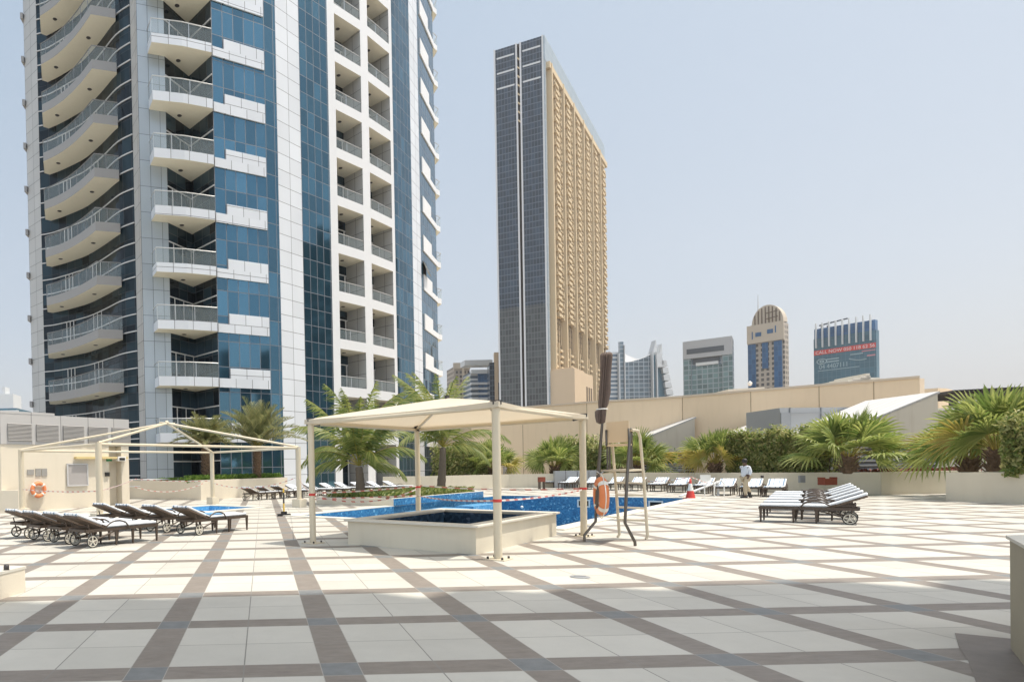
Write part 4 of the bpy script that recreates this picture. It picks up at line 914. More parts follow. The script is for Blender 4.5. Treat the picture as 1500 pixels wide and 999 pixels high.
plain('board_grey', (.38, .36, .35), .4, var=.1, scale=12); plain('sign_green', (.03, .20, .08), .5); plain('plaque', (.30, .29, .27), .5, var=.25, scale=20)
def wpos(px, py): # point of the service wall seen at a pixel
    d = ray(px, py); o = Vector((0, 0, EYE)); nn = Vector((Q, -Q, 0)); p0 = UV(0, V0); t_ = (p0-o).dot(nn)/d.dot(nn); p = o+d*t_; return (p.x+p.y)*Q, p.z
for i, (x0, x1, y0, y1) in enumerate(((39, 49, 687, 695), (51.5, 59, 685.5, 697), (60.5, 68, 685.5, 697))):
    (ua, za), (ub, zb_) = wpos(x0, y1), wpos(x1, y0)
    onwall('wall_plaque', 'plaque', (ua+ub)/2, (za+zb_)/2, ub-ua, zb_-za, ['small wide grey plaque on the service wall, left of two square ones', 'middle square grey plaque on the service wall above the lifebuoy', 'right-hand square grey plaque on the service wall'][i], 'plaque', 'grey plaques on the service wall')
(ua, za), (ub, zb_) = wpos(98, 711), wpos(126.5, 679)
nb = empty('notice_board', tuple(UV((ua+ub)/2, V0-.04, za)), R(45), label='large grey glazed notice board on the service wall', cat='notice board')
wb, hb_ = ub-ua, zb_-za; mb = LMB(); mb.box((0, 0, hb_/2), (wb, .04, hb_)); mb.build('panel', MAT['board_grey'], nb)
mb = LMB(); 
for (x, z, a_, b_) in ((0, hb_, wb+.06, .05), (0, 0, wb+.06, .05), (-wb/2, hb_/2, .05, hb_), (wb/2, hb_/2, .05, hb_)): mb.box((x, -.02, z), (a_, .06, b_))
mb.build('frame', MAT['trim'], nb)
(ua, za), (ub, zb_) = wpos(153, 697), wpos(159, 691); onwall('control_panel', 'dark_hole', (ua+ub)/2, (za+zb_)/2, ub-ua, zb_-za, 'small black control panel beside the service door', 'control panel', None, .08)
(ua, za), (ub, zb_) = wpos(155, 675), wpos(162, 671.5); onwall('exit_sign', 'sign_green', (ua+ub)/2, (za+zb_)/2, ub-ua, zb_-za, 'small green sign under the yellow ledge', 'sign', None, .1)
(ua, za), (ub, zb_) = wpos(169, 674.5), wpos(177, 669.5)
fl = empty('floodlight', tuple(UV((ua+ub)/2, V0-.2, za)), R(45), label='white box floodlight on the pillar of the service building', cat='floodlight')
mb = LMB(); mb.box((0, 0, .1), (.42, .25, .22)); mb.build('housing', MAT['white_band'], fl); mb = LMB(); mb.box((0, -.13, .08), (.30, .02, .12)); mb.build('lens', MAT['dark_hole'], fl)
# low wall and rough stone wall at the far left
lw_ = MB(); lw_.prism([tuple(gr(-60, 752)[:2]), tuple(gr(27, 750)[:2]), tuple((gr(27, 750)+Vector((.1, .4, 0)))[:2]), tuple((gr(-60, 752)+Vector((.1, .4, 0)))[:2])], -.01, .92); tag(lw_.build('garden_wall', MAT['beige_light']), 'low plain beige wall left of the service building', 'wall')
gridmat('stone', (.36, .33, .26), (.10, .09, .07), 1.1, .75, .09, .95, 0, .35, col2=(.22, .20, .15))
mb = MB(); mb.prism([tuple(plan(-60, 34)), tuple(plan(15, 34)), tuple(plan(15, 35)), tuple(plan(-60, 35))], -.01, at(5, 657, 34).z); tag(mb.build('stone_wall', MAT['stone']), 'rough stone block wall at the far left behind the low wall', 'wall')
mb = MB(); mb.box(at(19, 690, 30.5)+Vector((0, 0, -.2)), (.42, .5, 3.6)); tag(mb.build('timber_post', MAT['brown_metal']), 'dark brown post next to the stone wall at far left', 'post')
mb = MB(); mb.prism([tuple(plan(4, 30)), tuple(plan(21, 30)), tuple(plan(21, 31)), tuple(plan(4, 31))], at(5, 664, 30).z, at(5, 651, 30).z); tag(mb.build('timber_beam', MAT['brown_metal']), 'dark brown beam over the stone wall at far left', 'beam')

# ------------------------------------------------------------------ the building overhead that shades the foreground (stands behind and above the viewer)
ob_ = empty('rear_apartment_block', (0, -12, 0), label='apartment block behind the viewer whose upper storeys shade the foreground', cat='apartment tower')
EDGE = 7.5; HO = 26.0; shx = HO/math.tan(R(SUN_EL))
ye = EDGE-math.sin(R(SUN_AZ))*HO/math.tan(R(SUN_EL))
mb = MB(); X0, X1 = -16, 30
x = X0
prof = []
rr = random.Random(12)
while x < X1:
    wv = 1.30+rr.random()*.35; dpt = .55*rr.random()**.7
    for i in range(7): t_ = i/7; prof.append((x+wv*t_, ye-dpt*math.sin(math.pi*t_)**1.2))
    x += wv
YB = ye-10; pr = [(X0, YB)]+prof+[(x, YB)]
mb.prism(pr[::-1], HO, HO+1.0); mb.build('balcony_slab', MAT['soffit'], ob_)
for k in range(1, 6):
    mb = MB(); mb.prism([(X0, YB), (X1, YB), (X1, ye-1.6), (X0, ye-1.6)], HO+1+(k-1)*3.5, HO+k*3.5+.9); mb.build('storey', MAT['glass_dark'] if k % 2 else MAT['clad_grey'], ob_)
for x in (-15, 26): mb = MB(); mb.prism([(x, YB), (x+3, YB), (x+3, YB+4), (x, YB+4)], -.01, HO); mb.build('pillar', MAT['beige_light'], ob_)

# towers out of the frame on the right: the blue glass mirrors them
for (x, y, sz, h_, lab) in ((150, 40, 20, 66, 'dark office tower far right of the view, mirrored in the middle glass strip'), (172, 104, 18, 76, 'taller dark office tower far right of the view, mirrored in the right glass strip'), (120, -34, 30, 34, 'broad low office block right of the viewer, mirrored in the blue glass')):
    fb0 = empty('mirrored_tower', (x, y, -7), R(8), label=lab, cat='office tower', group='towers outside the frame')
    mb = LMB(); mb.prism([(-sz/2, -sz/2), (sz/2, -sz/2), (sz/2, sz/2), (-sz/2, sz/2)], 0, h_+7); mb.prism([(-sz/3, -sz/3), (sz/3, -sz/3), (sz/3, sz/3), (-sz/3, sz/3)], h_+7.01, h_+13); mb.build('wall', MAT['hotel_glass_low'], fb0)
    mb = LMB()
    for i in range(int(h_/7)): mb.box((-sz/2-.3, 0, 6+i*7), (.6, sz*.9, 1.2))
    mb.build('floor_band', MAT['fascia_grey'], fb0)
# dusty air round the whole place
mb = MB(); mb.box((300, 250, 171), (1900, 1500, 360)); hz_ = mb.build('haze', []); tag(hz_, kind='stuff')
m = bpy.data.materials.new('haze'); m.use_nodes = True; t = m.node_tree; t.nodes.remove(t.nodes['Principled BSDF']); pv = t.nodes.new('ShaderNodeVolumePrincipled')
pv.inputs['Color'].default_value = (.93, .95, 1, 1); pv.inputs['Density'].default_value = .00015; pv.inputs['Anisotropy'].default_value = .2
t.links.new(pv.outputs[0], t.nodes['Material Output'].inputs['Volume']); hz_.data.materials.append(m)
# ------------------------------------------------------------------ sun lounger: origin at the foot end centre, the head lies towards -x
def make_lounger():
    e = empty('sun_lounger'); LN, WD, HT = 1.95, .64, .34
    hx = -1.22                                              # hinge of the backrest
    m = LMB()
    for s in (-1, 1): m.bar((0, s*WD/2, HT), (-1.72, s*WD/2, HT), .04, .06); 
    m.bar((0, -WD/2, HT), (0, WD/2, HT), .04, .06); m.bar((-1.72, -WD/2, HT), (-1.72, WD/2, HT), .04, .05)
    for i in range(9): x = -.1-i*.125; m.bar((x, -WD/2, HT+.01), (x, WD/2, HT+.01), .06, .012)
    for s in (-1, 1):                                       # curved stays down to the axle
        y = s*WD/2; m.tube([(-.98, y, HT-.02), (-1.15, y, .27), (-1.38, y, .19), (-1.58, y, .14)], .018, 6)
        m.tube([(-1.58, y, .14), (-1.62, y, .32), (-1.66, y, .47)], .014, 6)
    m.build('frame', MAT['brown_metal'], e)
    for x in (-.02, -.62, -1.02):
        for s in (-1, 1):
            m = LMB(); y = s*(WD/2-.01); vs = [(x-.028, y-.022, HT-.03), (x+.028, y-.022, HT-.03), (x+.028, y+.022, HT-.03), (x-.028, y+.022, HT-.03), (x-.014, y-.014, 0), (x+.014, y-.014, 0), (x+.014, y+.014, 0), (x-.014, y+.014, 0)]
            m.add(vs, [(0, 1, 2, 3), (7, 6, 5, 4), (0, 4, 5, 1), (1, 5, 6, 2), (2, 6, 7, 3), (3, 7, 4, 0)]); m.build('leg', MAT['brown_metal'], e)
    a = R(23); d = Vector((-math.cos(a), 0, math.sin(a))); n = Vector((math.sin(a), 0, math.cos(a))); h0 = Vector((hx, 0, HT+.02)); LB = .70
    m = LMB()
    def slab(m, p, d, n, L, w_, t, mi=0, tip=0):
        q = [p+Vector((0, -w_/2, 0)), p+Vector((0, w_/2, 0)), p+d*L+Vector((0, w_/2, 0)), p+d*L+Vector((0, -w_/2, 0))]
        m.add(q+[v+n*t for v in q], [(0, 1, 2, 3), (7, 6, 5, 4), (0, 4, 5, 1), (1, 5, 6, 2), (2, 6, 7, 3), (3, 7, 4, 0)], mi)
    slab(m, h0-n*.02, d, n, LB, WD-.02, .035); m.build('backrest', MAT['brown_weave'], e)
    bevel = .025
    m = LMB(); slab(m, Vector((.0, 0, HT+.035)), Vector((-1, 0, 0)), Vector((0, 0, 1)), -hx, WD-.04, .055)
    m.build('mattress', MAT['mattress_striped'], e, bevel)
    m = LMB(); slab(m, h0+n*.018, d, n, LB+.02, WD-.04, .055); m.build('back_cushion', MAT['mattress_striped'], e, bevel)
    for s in (-1, 1):
        m = LMB(); y = s*(WD/2+.03); P_ = []
        for i in range(9):
            t = i/8; P_.append((-.72-.62*t, y, HT+.02+.15*math.sin(math.pi*min(1, t*1.05+.02))**.7))
        m.tube([(-.72, y, HT-.02)]+P_[1:-1]+[(-1.36, y, HT+.10)], .017, 6); m.build('armrest', MAT['brown_metal'], e)
    for s in (-1, 1):
        w_ = empty('wheel', (-1.58, s*(WD/2+.03), .13)); w_.parent = e
        def ring_(r): return [(r*math.cos(q), 0, r*math.sin(q)) for q in [i*math.pi/9 for i in range(18)]]
        m = LMB(); m.tube(ring_(.118), .013, 6, closed=True); m.build('tyre', MAT['black_rubber'], w_)
        m = LMB(); m.tube(ring_(.103), .011, 6, closed=True)
        for i in range(5): q = i*2*math.pi/5+.3; m.bar((0, 0, 0), (.1*math.cos(q), 0, .1*math.sin(q)), .02, .022)
        m.box((0, 0, 0), (.04, .035, .04)); m.build('rim', MAT['wheel_white'], w_)
    return e
lounger0 = make_lounger(); first = [True]
def place_lounger(x, y, ang, label, group):
    if first[0]: o = lounger0; first[0] = False
    else: o = copy_tree(lounger0)
    o.location = (x, y, .0); o.rotation_euler = (0, 0, ang); o.scale = (1.03, 1.03, 1.03); tag(o, label, 'sun lounger', group); return o
# left groups: wheels nearest the viewer measured in the photograph
LA = R(45); LS = 1.03
def from_wheel(px, py, ang):
    p = gr(px, py); off = Matrix.Rotation(ang, 3, 'Z') @ (Vector((-1.58, -.35, 0))*LS); return p.x-off.x, p.y-off.y
ordn = ['first', 'second', 'third', 'fourth', 'fifth']
for i, (px, py) in enumerate(((135.5, 802), (102, 796.8), (70, 792.8), (42.4, 788))):
    x, y = from_wheel(px, py, LA)
    place_lounger(x, y, LA, ['brown lounger nearest the viewer in the front left row', 'second lounger of the front left row, counted from the nearest', 'third lounger of the front left row, counted from the nearest', 'lounger at the far left end of the front left row'][i], 'brown sun loungers in two rows at the left')
for i, (px, py) in enumerate(((291.5, 783.6), (244, 779.8), (203, 776.8), (168, 773.8))):
    x, y = from_wheel(px, py, LA)
    place_lounger(x, y, LA, ['lounger at the right end of the back left row beside the small pool', 'second lounger from the right in the back left row', 'third lounger from the right in the back left row', 'leftmost lounger of the back left row, by the beige post'][i], 'brown sun loungers in two rows at the left')
# right group, seen from the foot end on the left; the head lies to the right
AR = R(135)
for i in range(6):
    x, y = 12.5+i*1.04, 15.35+i*1.16
    place_lounger(x, y, AR, ['nearest lounger of the six side by side at the right', 'second lounger from the viewer in the right-hand group', 'third lounger from the viewer in the right-hand group', 'fourth lounger from the viewer in the right-hand group', 'fifth lounger from the viewer in the right-hand group', 'farthest lounger of the six side by side at the right'][i], 'six sun loungers packed together at the right')
for i, (px, py, L_) in enumerate(((1170, 745, .5), (1180, 735, .45), (1186, 728, .4))):
    t_ = empty('side_table', tuple(Vector((12.5+.74+.52+2.08*i, 15.35-.74+.58+2.32*i, 0))), R(-45), label=['small dark side table between the nearest loungers at the right', 'small dark side table in the middle of the right lounger group', 'small dark side table at the back of the right lounger group'][i], cat='side table', group='small dark side tables among the right loungers')
    m = LMB(); m.box((0, 0, .50), (.66, .34, .03)); m.build('table_top', MAT['brown_metal'], t_)
    for sx in (-1, 1):
        for sy in (-1, 1): m = LMB(); m.box((sx*.28, sy*.12, .245), (.03, .03, .48)); m.build('leg', MAT['brown_metal'], t_)
# far rows: heads against the long planter, feet to the pool
def along(pts, off, spacing, start, end):
    out = []; acc = 0; nxt = start
    for a, b in zip(pts, pts[1:]):
        L = (b-a).length; o = outv(a, b)
        while nxt <= acc+L:
            if nxt > end: return out
            p = a.lerp(b, (nxt-acc)/L)+o*off; out.append((p, o)); nxt += spacing
        acc += L
    return out
RPr = [RP[i] for i in range(len(RP)-1, 0, -1)]
tot = sum((a-b).length for a, b in zip(RP, RP[1:]))
spots = []
rowp = [(1147, 726.5), (1112, 725.5), (1072, 724.5), (1040, 722), (1003, 720.5), (972, 719), (938, 718), (905, 717), (870, 716), (838, 715), (815, 713.5), (786, 713), (757, 712.5)]
for i, (px, py) in enumerate(rowp):
    p = gr(px, py); ang = R(225)
    place_lounger(p.x-.7, p.y-.3, ang, 'white lounger %s, far row under the planter' % ['at the right end', 'second from the right', 'just left of the walking person', 'fourth from the right', 'behind the traffic cone', 'sixth from the right', 'seventh from the right', 'seen behind the lifeguard chair', 'left of the lifeguard chair', 'ninth from the right, near the canopy post', 'tenth from the right', 'third from the left', 'near the dark chairs'][i] if i not in (9, 10) else ['white cushioned lounger just left of the right canopy post in the far row', 'white cushioned lounger by the small orange stool in the far row'][i-9], 'far row of white cushioned loungers')
lrow = [(372, 732), (392, 730.5), (414, 729), (436, 728), (462, 726), (486, 725), (508, 723.5), (532, 723), (556, 722), (580, 721)]
for i, (px, py) in enumerate(lrow):
    p = gr(px, py); ang = R(45) if i < 3 else R(-45)
    place_lounger(p.x+.9, p.y+(.9 if i < 3 else -.2), ang, ['leftmost lounger before the tower planter, head raised', 'second lounger before the tower planter', 'lounger behind the yellow and black post', 'lounger between the yellow post and the beige pergola post', 'lounger just right of the beige pergola plinth', 'lounger left of the coconut palm, behind the island bed', 'lounger right behind the left coconut palm', 'lounger seen right of the left coconut palm', 'lounger in the middle behind the island bed', 'lounger at the right end of the row behind the island bed'][i], 'loungers between the tower and the island bed')
# folded towels on two loungers
m = MB(); x, y = from_wheel(291.5, 783.6, LA); tw = Vector((x, y, 0))+Matrix.Rotation(LA, 3, 'Z') @ Vector((-.95, 0, 0)); m.box((tw.x, tw.y, .462), (.40, .46, .05), rz=LA); tag(m.build('folded_towel', MAT['towel_blue'], None, .015), 'blue towel lying on the lounger beside the small pool', 'towel')

# ------------------------------------------------------------------ shade canopy over the plunge pool
CN = empty('shade_canopy', tuple(UV(11.75, 6.3, 0)), R(45), label='cream fabric shade canopy on four round posts over the raised plunge pool', cat='shade canopy')
hl, hw, PZ = 2.07, 1.96, 2.49
cor = [(-hl, -hw), (hl, -hw), (hl, hw), (-hl, hw)]
for (x, y) in cor:
    m = LMB(); m.tube([(x, y, .0), (x, y, PZ)], .065, 16); po = m.build('post', MAT['cream_paint'], CN)
    m = LMB(); m.box((x, y, .008), (.34, .34, .014)); 
    for a, b in ((-1, -1), (1, -1), (1, 1), (-1, 1)): m.lathe([(.001, .015), (.018, .015), (.018, .05), (.001, .055)], (x+a*.12, y+b*.12, 0), 6, 1)
    m.build('base_plate', [MAT['cream_paint'], MAT['dark_metal']], po)
m = LMB()
for i in range(4): a, b = cor[i], cor[(i+1) % 4]; m.tube([(a[0], a[1], PZ-.03), (b[0], b[1], PZ-.03)], .038, 10)
m.build('frame_beam', MAT['cream_paint'], CN)
AP = (0, 0, 2.90)
m = LMB()
for (x, y) in cor: m.tube([(x, y, PZ), AP], .03, 8)
m.build('hip_rafter', MAT['cream_paint'], CN)
m = LMB(); G = 12                                       # fabric: four panels hung between the hips, outer edges bowed slightly inwards
for q_ in range(4):
    ca_, cb_ = Vector(cor[q_]+(0,)), Vector(cor[(q_+1) % 4]+(0,)); vs = []; fs = []
    for i in range(G+1):
        r_ = i/G
        for j in range(G+1):
            t = j/G; e_ = ca_.lerp(cb_, t)*(1.045-.05*4*t*(1-t)); bow = 4*t*(1-t)
            z = AP[2]+.035+(PZ+.05-AP[2]-.035)*r_**1.04-.045*bow*math.sin(math.pi*r_**.8)*.9-.02*bow*r_
            vs.append((e_.x*r_, e_.y*r_, z))
    for i in range(G):
        for j in range(G): a = i*(G+1)+j; fs.append((a, a+G+1, a+G+2, a+1))
    m.add(vs, fs, 0, None, True)
    ev = vs[G*(G+1):]; n_ = len(ev); m.add(ev+[(v[0]*1.001, v[1]*1.001, v[2]-.09) for v in ev], [(i, i+1, i+1+n_, i+n_) for i in range(n_-1)])
fb_ = m.build('canopy_fabric', MAT['cream_fabric'], CN)
mt = MAT['cream_fabric'].node_tree; pr_ = mt.nodes['Principled BSDF']; tr = mt.nodes.new('ShaderNodeBsdfTranslucent'); tr.inputs[0].default_value = (.70, .58, .42, 1); mx = mt.nodes.new('ShaderNodeMixShader'); mx.inputs[0].default_value = .32
mt.links.new(pr_.outputs[0], mx.inputs[1]); mt.links.new(tr.outputs[0], mx.inputs[2]); mt.links.new(mx.outputs[0], mt.nodes['Material Output'].inputs[0])
m = LMB(); m.tube([(0, 0, AP[2]+.0), (0, 0, AP[2]+.09)], .05, 10)
for (x, y) in cor: m.box((x, y, PZ+.04), (.14, .14, .07), 0, None, R(45)); m.tube([(x*.93, y*.93, PZ-.06), (x*1.03, y*1.03, PZ+.0)], .02, 6)
m.build('corner_bracket', MAT['dark_metal'], CN)

# ------------------------------------------------------------------ bare pergola frame over the kids' pool
PG = empty('pergola_frame', tuple(UV(14.3, 19.5, 0)), R(45), label='bare cream painted pergola frame with peaked top, no fabric', cat='pergola')
hl, hw, PZ2 = 4.55, 2.72, 2.46
cor2 = [(-hl, -hw), (hl, -hw), (hl, hw), (-hl, hw)]
for (x, y) in cor2:
    m = LMB(); m.tube([(x, y, .3), (x, y, PZ2)], .10, 14); po = m.build('post', MAT['cream_paint'], PG)
    m = LMB(); m.box((x, y, .16), (.42, .42, .33)); m.build('plinth', MAT['beige_wall'], po)
m = LMB()
for i in range(4): a, b = cor2[i], cor2[(i+1) % 4]; m.tube([(a[0], a[1], PZ2-.04), (b[0], b[1], PZ2-.04)], .045, 8)
m.build('frame_beam', MAT['cream_paint'], PG)
m = LMB(); ap = (-.0, 0, 3.42)
for (x, y) in cor2: m.tube([(x, y, PZ2), ap], .045, 8)
m.build('hip_rafter', MAT['cream_paint'], PG)
m = LMB(); m.lathe([(.001, -.05), (.09, -.05), (.09, .05), (.04, .11), (.001, .11)], ap, 10); m.tube([(-.35, 0, 3.43), (.45, .1, 3.44)], .03, 6); m.build('apex_cap', MAT['cream_paint'], PG)

# ------------------------------------------------------------------ lifeguard chair with parasol
lc = empty('lifeguard_chair', tuple(gr(905, 791)), label='tall tubular lifeguard chair with beige seat and ladder by the pool', cat='lifeguard chair')
dp = lambda px, py: (gr(px, py)-Vector((0, 0, EYE))).dot(fwd)
D1, D2, D3, D4 = dp(855.6, 793), dp(930, 799), dp(906, 787), dp(947.5, 789)
leg1 = [at(855.6, 792, D1), at(855.5, 783, D1), at(872, 763, D1+.05), at(875, 695, D1+.1), at(881, 628, D1+.15)]
leg2 = [at(930, 798.5, D2), at(929.5, 793, D2), at(915, 765, D2+.02), at(918, 700, D2+.1), at(922.5, 634, D2+.25)]
leg3 = [at(904, 786.5, D3), at(906.8, 782, D3), at(902, 715, D3-.12), at(896.5, 652, D3-.25)]
leg4 = [at(945.5, 789, D4), at(948, 785, D4), at(942.5, 700, D4-.05), at(937, 640, D4-.12), at(934, 630, D4-.15), at(924, 629, D4-.5)]
for P_, mt_ in ((leg1, 'steel_dark'), (leg2, 'steel_dark'), (leg3, 'cream_paint'), (leg4, 'cream_paint')):
    m = MB(); m.tube(P_, .026, 10); m.build('leg', MAT[mt_], lc)
for y3, y4 in ((706, 707), (724, 725), (742, 744), (760, 762)):
    t3 = (786.5-y3)/(786.5-652); t4 = (789-y4)/(789-640); a = at(904.5-8*t3+0, y3, D3-.25*t3); b = at(948-11*t4, y4, D4-.12*t4); m = MB(); m.bar(a, b, .09, .035); m.build('rung', MAT['cream_paint'], lc)
m = MB(); a, b, c, d_ = at(878, 688, D1+.1), at(919, 691, D2+.12), at(941, 688, D4-.05), at(900, 686, D3-.18); z = (a.z+b.z+c.z+d_.z)/4
m.prism([(a.x, a.y), (b.x, b.y), (c.x, c.y), (d_.x, d_.y)], z-.02, z+.02); m.build('platform', MAT['cream_paint'], lc)
# seat shell: pan and back
pb0, pb1 = at(888, 650, D1-.1), at(921, 650, D2+.25); th = Vector((.45, .62, 0))*.65; m = MB(); zt0 = pb0.z+.02
for (o1, o2, z0_, z1_) in ((Vector((0, 0, 0)), Vector((.03, .04, 0)), zt0, zt0+.40),):
    m.prism([(pb0.x, pb0.y), (pb1.x, pb1.y), (pb1.x+.03, pb1.y+.04), (pb0.x+.03, pb0.y+.04)], z0_, z1_)
m.build('backrest', MAT['seat_beige'], lc, .02); m = MB()
m.prism([(pb0.x, pb0.y), (pb1.x, pb1.y), (pb1.x+th.x, pb1.y+th.y), (pb0.x+th.x, pb0.y+th.y)], zt0-.06, zt0-.02); m.build('seat', MAT['seat_beige'], lc, .015)
m = MB()
for q in (pb0, pb1):
    m.tube([(q.x, q.y, zt0-.05), (q.x-.02, q.y-.03, zt0+.24), (q.x+th.x*.9, q.y+th.y*.9, zt0+.26), (q.x+th.x, q.y+th.y, zt0-.05)], .02, 8)
    m.tube([(q.x+th.x*.2, q.y+th.y*.2, zt0-.05), (q.x+th.x*.2, q.y+th.y*.2, z)], .018, 8); m.tube([(q.x+th.x*.9, q.y+th.y*.9, zt0-.05), (q.x+th.x*.9, q.y+th.y*.9, z)], .018, 8)
m.build('armrest', MAT['steel_dark'], lc)
m = MB(); m.tube([at(873, 755, D1+.05), at(906, 757, D3-.1)], .012, 6); m.tube([at(874, 694, D1+.05), at(901, 691, D3-.1)], .012, 6); m.build('brace', MAT['cream_paint'], lc)
# closed parasol strapped to the left leg
DU = D1+.02
pa = empty('closed_parasol', tuple(at(874, 740, DU)), label='closed brown parasol on a dark pole strapped to the lifeguard chair', cat='parasol')
m = MB(); m.tube([at(873.5, 752, DU-.06), at(880, 640, DU-.03), at(889.5, 520, DU+.02)], .024, 10); m.build('pole', MAT['steel_dark'], pa)
m = MB(); rings = []; rz_ = random.Random(5); K = 28
prof = [(516, 888.5, 7.5), (519, 888.3, 9.5), (524, 888, 9.0), (530, 887.3, 8.6), (550, 886, 9.6), (575, 884.5, 9.4), (592, 883, 7.6), (598, 882, 6.0), (602, 879.5, 9.5), (610, 879.5, 9.8), (618, 880, 8.2), (620.5, 880.5, 3)]
for (py, px, r_) in prof:
    c = at(px, py, DU); r3 = r_/F*DU*.78*(1+.10*math.sin(py*.11)); rg = []
    for i in range(K):
        q = i*2*math.pi/K; f_ = (1 if i % 2 else .50) if 521 < py < 619 else (1 if i % 2 else .86); f_ *= 1+.12*math.sin(q*3+py*.05); rg.append(c+(right*math.cos(q)+Vector((0, 1, 0))*math.sin(q))*r3*f_)
    rings.append(rg)
vs = [v for g_ in rings for v in g_]; fs = []
for i in range(len(rings)-1):
    for t_ in range(K): u_ = (t_+1) % K; fs.append((i*K+t_, i*K+u_, (i+1)*K+u_, (i+1)*K+t_))
m.add(vs, fs, 0, None, False); m.add(rings[0], [tuple(range(K))]); m.build('folded_cover', MAT['umbrella_brown'], pa)
m = MB(); c = at(881.5, 599, DU); m.tube([c+(right*math.cos(q)+Vector((0, 1, 0))*math.sin(q))*.092 for q in [i*math.pi/8 for i in range(16)]], .012, 6, closed=True); m.build('strap', MAT['white_band'], pa)
def ringbuoy(name, label, c, e1, e2, Rm, r):
    """a lifebuoy in the plane of e1, e2 with four white bands and a grab line"""
    e = empty(name, tuple(c), label=label, cat='lifebuoy', group='orange lifebuoys'); n = e1.cross(e2).normalized(); m = MB(); mw = MB()
    K, T_ = 48, 12
    for i in range(K):
        q0, q1 = i*2*math.pi/K, (i+1)*2*math.pi/K; mm = mw if (i % 12) in (5, 6) else m; rr_ = r*1.05 if (i % 12) in (5, 6) else r
        vs = []
        for q in (q0, q1):
            ct = c+(e1*math.cos(q)+e2*math.sin(q))*Rm; rad = (e1*math.cos(q)+e2*math.sin(q))
            vs += [ct+(rad*math.cos(t_*2*math.pi/T_)+n*math.sin(t_*2*math.pi/T_))*rr_ for t_ in range(T_)]
        mm.add(vs, [(t_, (t_+1) % T_, T_+(t_+1) % T_, T_+t_) for t_ in range(T_)], 0, None, True)
    m.build('ring', MAT['orange'], e); mw.build('band', MAT['white_band'], e)
    m = MB(); P_ = []
    for i in range(48):
        q = i*2*math.pi/48; P_.append(c+(e1*math.cos(q)+e2*math.sin(q))*(Rm+r*(1.1+.45*abs(math.sin(2*q+math.pi/2)))))
    m.tube(P_, .009, 5, closed=True); m.build('grab_line', MAT['white_band'], e)
    return e
ringbuoy('lifebuoy', 'orange lifebuoy hanging on the left leg of the lifeguard chair', at(880, 726, D1-.12), (right*.30+Vector((.0, .95, 0))).normalized(), Vector((-.0, 0, 1)), .29, .085)
ua, za = wpos(54, 716.5); ringbuoy('lifebuoy', 'orange lifebuoy hung on the beige service wall at the left', UV(ua, V0-.12, za), Vector((Q, Q, 0)), Vector((0, 0, 1)), .27, .085)
m = MB(); m.tube([at(874, 690, D1-.1), at(879, 694, D1-.12), at(884, 689, D1)], .012, 6); tag(m.build('chain', MAT['rail_metal']), 'short chain holding the lifebuoy to the lifeguard chair', 'chain')

# ------------------------------------------------------------------ small things on the deck
p = gr(415.5, 755); e = empty('barrier_post', tuple(p), label='black and yellow barrier post on a black rubber foot', cat='barrier post')
m = MB(); m.prism([(p.x-.22, p.y-.14), (p.x+.22, p.y-.14), (p.x+.22, p.y+.14), (p.x-.22, p.y+.14)], 0, .07); m.box((p.x, p.y, .11), (.20, .16, .08)); m.build('foot', MAT['black_rubber'], e)
m = MB(); m.tube([(p.x, p.y, .1), (p.x, p.y, .42)], .028, 8); m.tube([(p.x, p.y, .78), (p.x, p.y, .92)], .028, 8); m.build('post', MAT['yellow'], e); m = MB(); m.tube([(p.x, p.y, .42), (p.x, p.y, .78)], .0285, 8); m.build('band', MAT['dark_metal'], e)
p = gr(1011, 730); e = empty('traffic_cone', tuple(p), label='red and white traffic cone at the right corner of the pool', cat='traffic cone')
cone_ = e
m = MB(); m.box((p.x, p.y, .02), (.42, .42, .04)); m.lathe([(.20, .04), (.125, .38)], (p.x, p.y, 0), 16); m.lathe([(.06, .72), (.03, .95), (.001, .955)], (p.x, p.y, 0), 16); m.build('body', MAT['red'], e)
m = MB(); m.lathe([(.126, .38), (.061, .72)], (p.x, p.y, 0), 16); m.build('band', MAT['white_band'], e)
cone_.scale = (.88, .88, .88)
# pool ladder rails and folded sign behind the cone
p = gr(1046, 727); e = empty('pool_ladder', tuple(p), label='pair of curved steel ladder rails right of the traffic cone', cat='pool ladder')
for s in (0, .55):
    m = MB(); m.tube([(p.x+s, p.y+s*.3, 0), (p.x+s, p.y+s*.3, .55), (p.x+s-.12, p.y+s*.3, .70), (p.x+s-.32, p.y+s*.3, .66), (p.x+s-.42, p.y+s*.3, .4), (p.x+s-.42, p.y+s*.3, 0)], .022, 8); m.build('rail', MAT['white_band'], e)
p = gr(1018, 727); e = empty('leaning_board', tuple(p), label='long pale plank sloping beside the traffic cone', cat='plank')
m = MB(); m.bar((p.x-.6, p.y+.1, .03), (p.x+1.5, p.y+.6, .62), .12, .05); m.build('plank', MAT['fascia_white'], e); m = MB(); m.box((p.x+1.45, p.y+.6, .3), (.06, .06, .6)); m.build('prop', MAT['fascia_white'], e)
m = MB(); q = gr(1033, 721); m.box(q+Vector((0, 0, .45)), (.5, .05, .85)); tag(m.build('notice_sign', MAT['white_band']), 'white standing notice between the cone and the ladder rails', 'sign')
def wallpoint(px, py, D): return at(px, py, D)
m = MB(); c = at(1211.5, 705, 26.5); m.box(c, (.55, .35, .27)); m.box(c+Vector((-.26, -.0, .16)), (.04, .35, .08)); m.box(c+Vector((.26, 0, .16)), (.04, .35, .08)); tag(m.build('wooden_crate', MAT['rust_box'], None, .01), 'reddish brown crate against the planter wall above the loungers', 'crate')
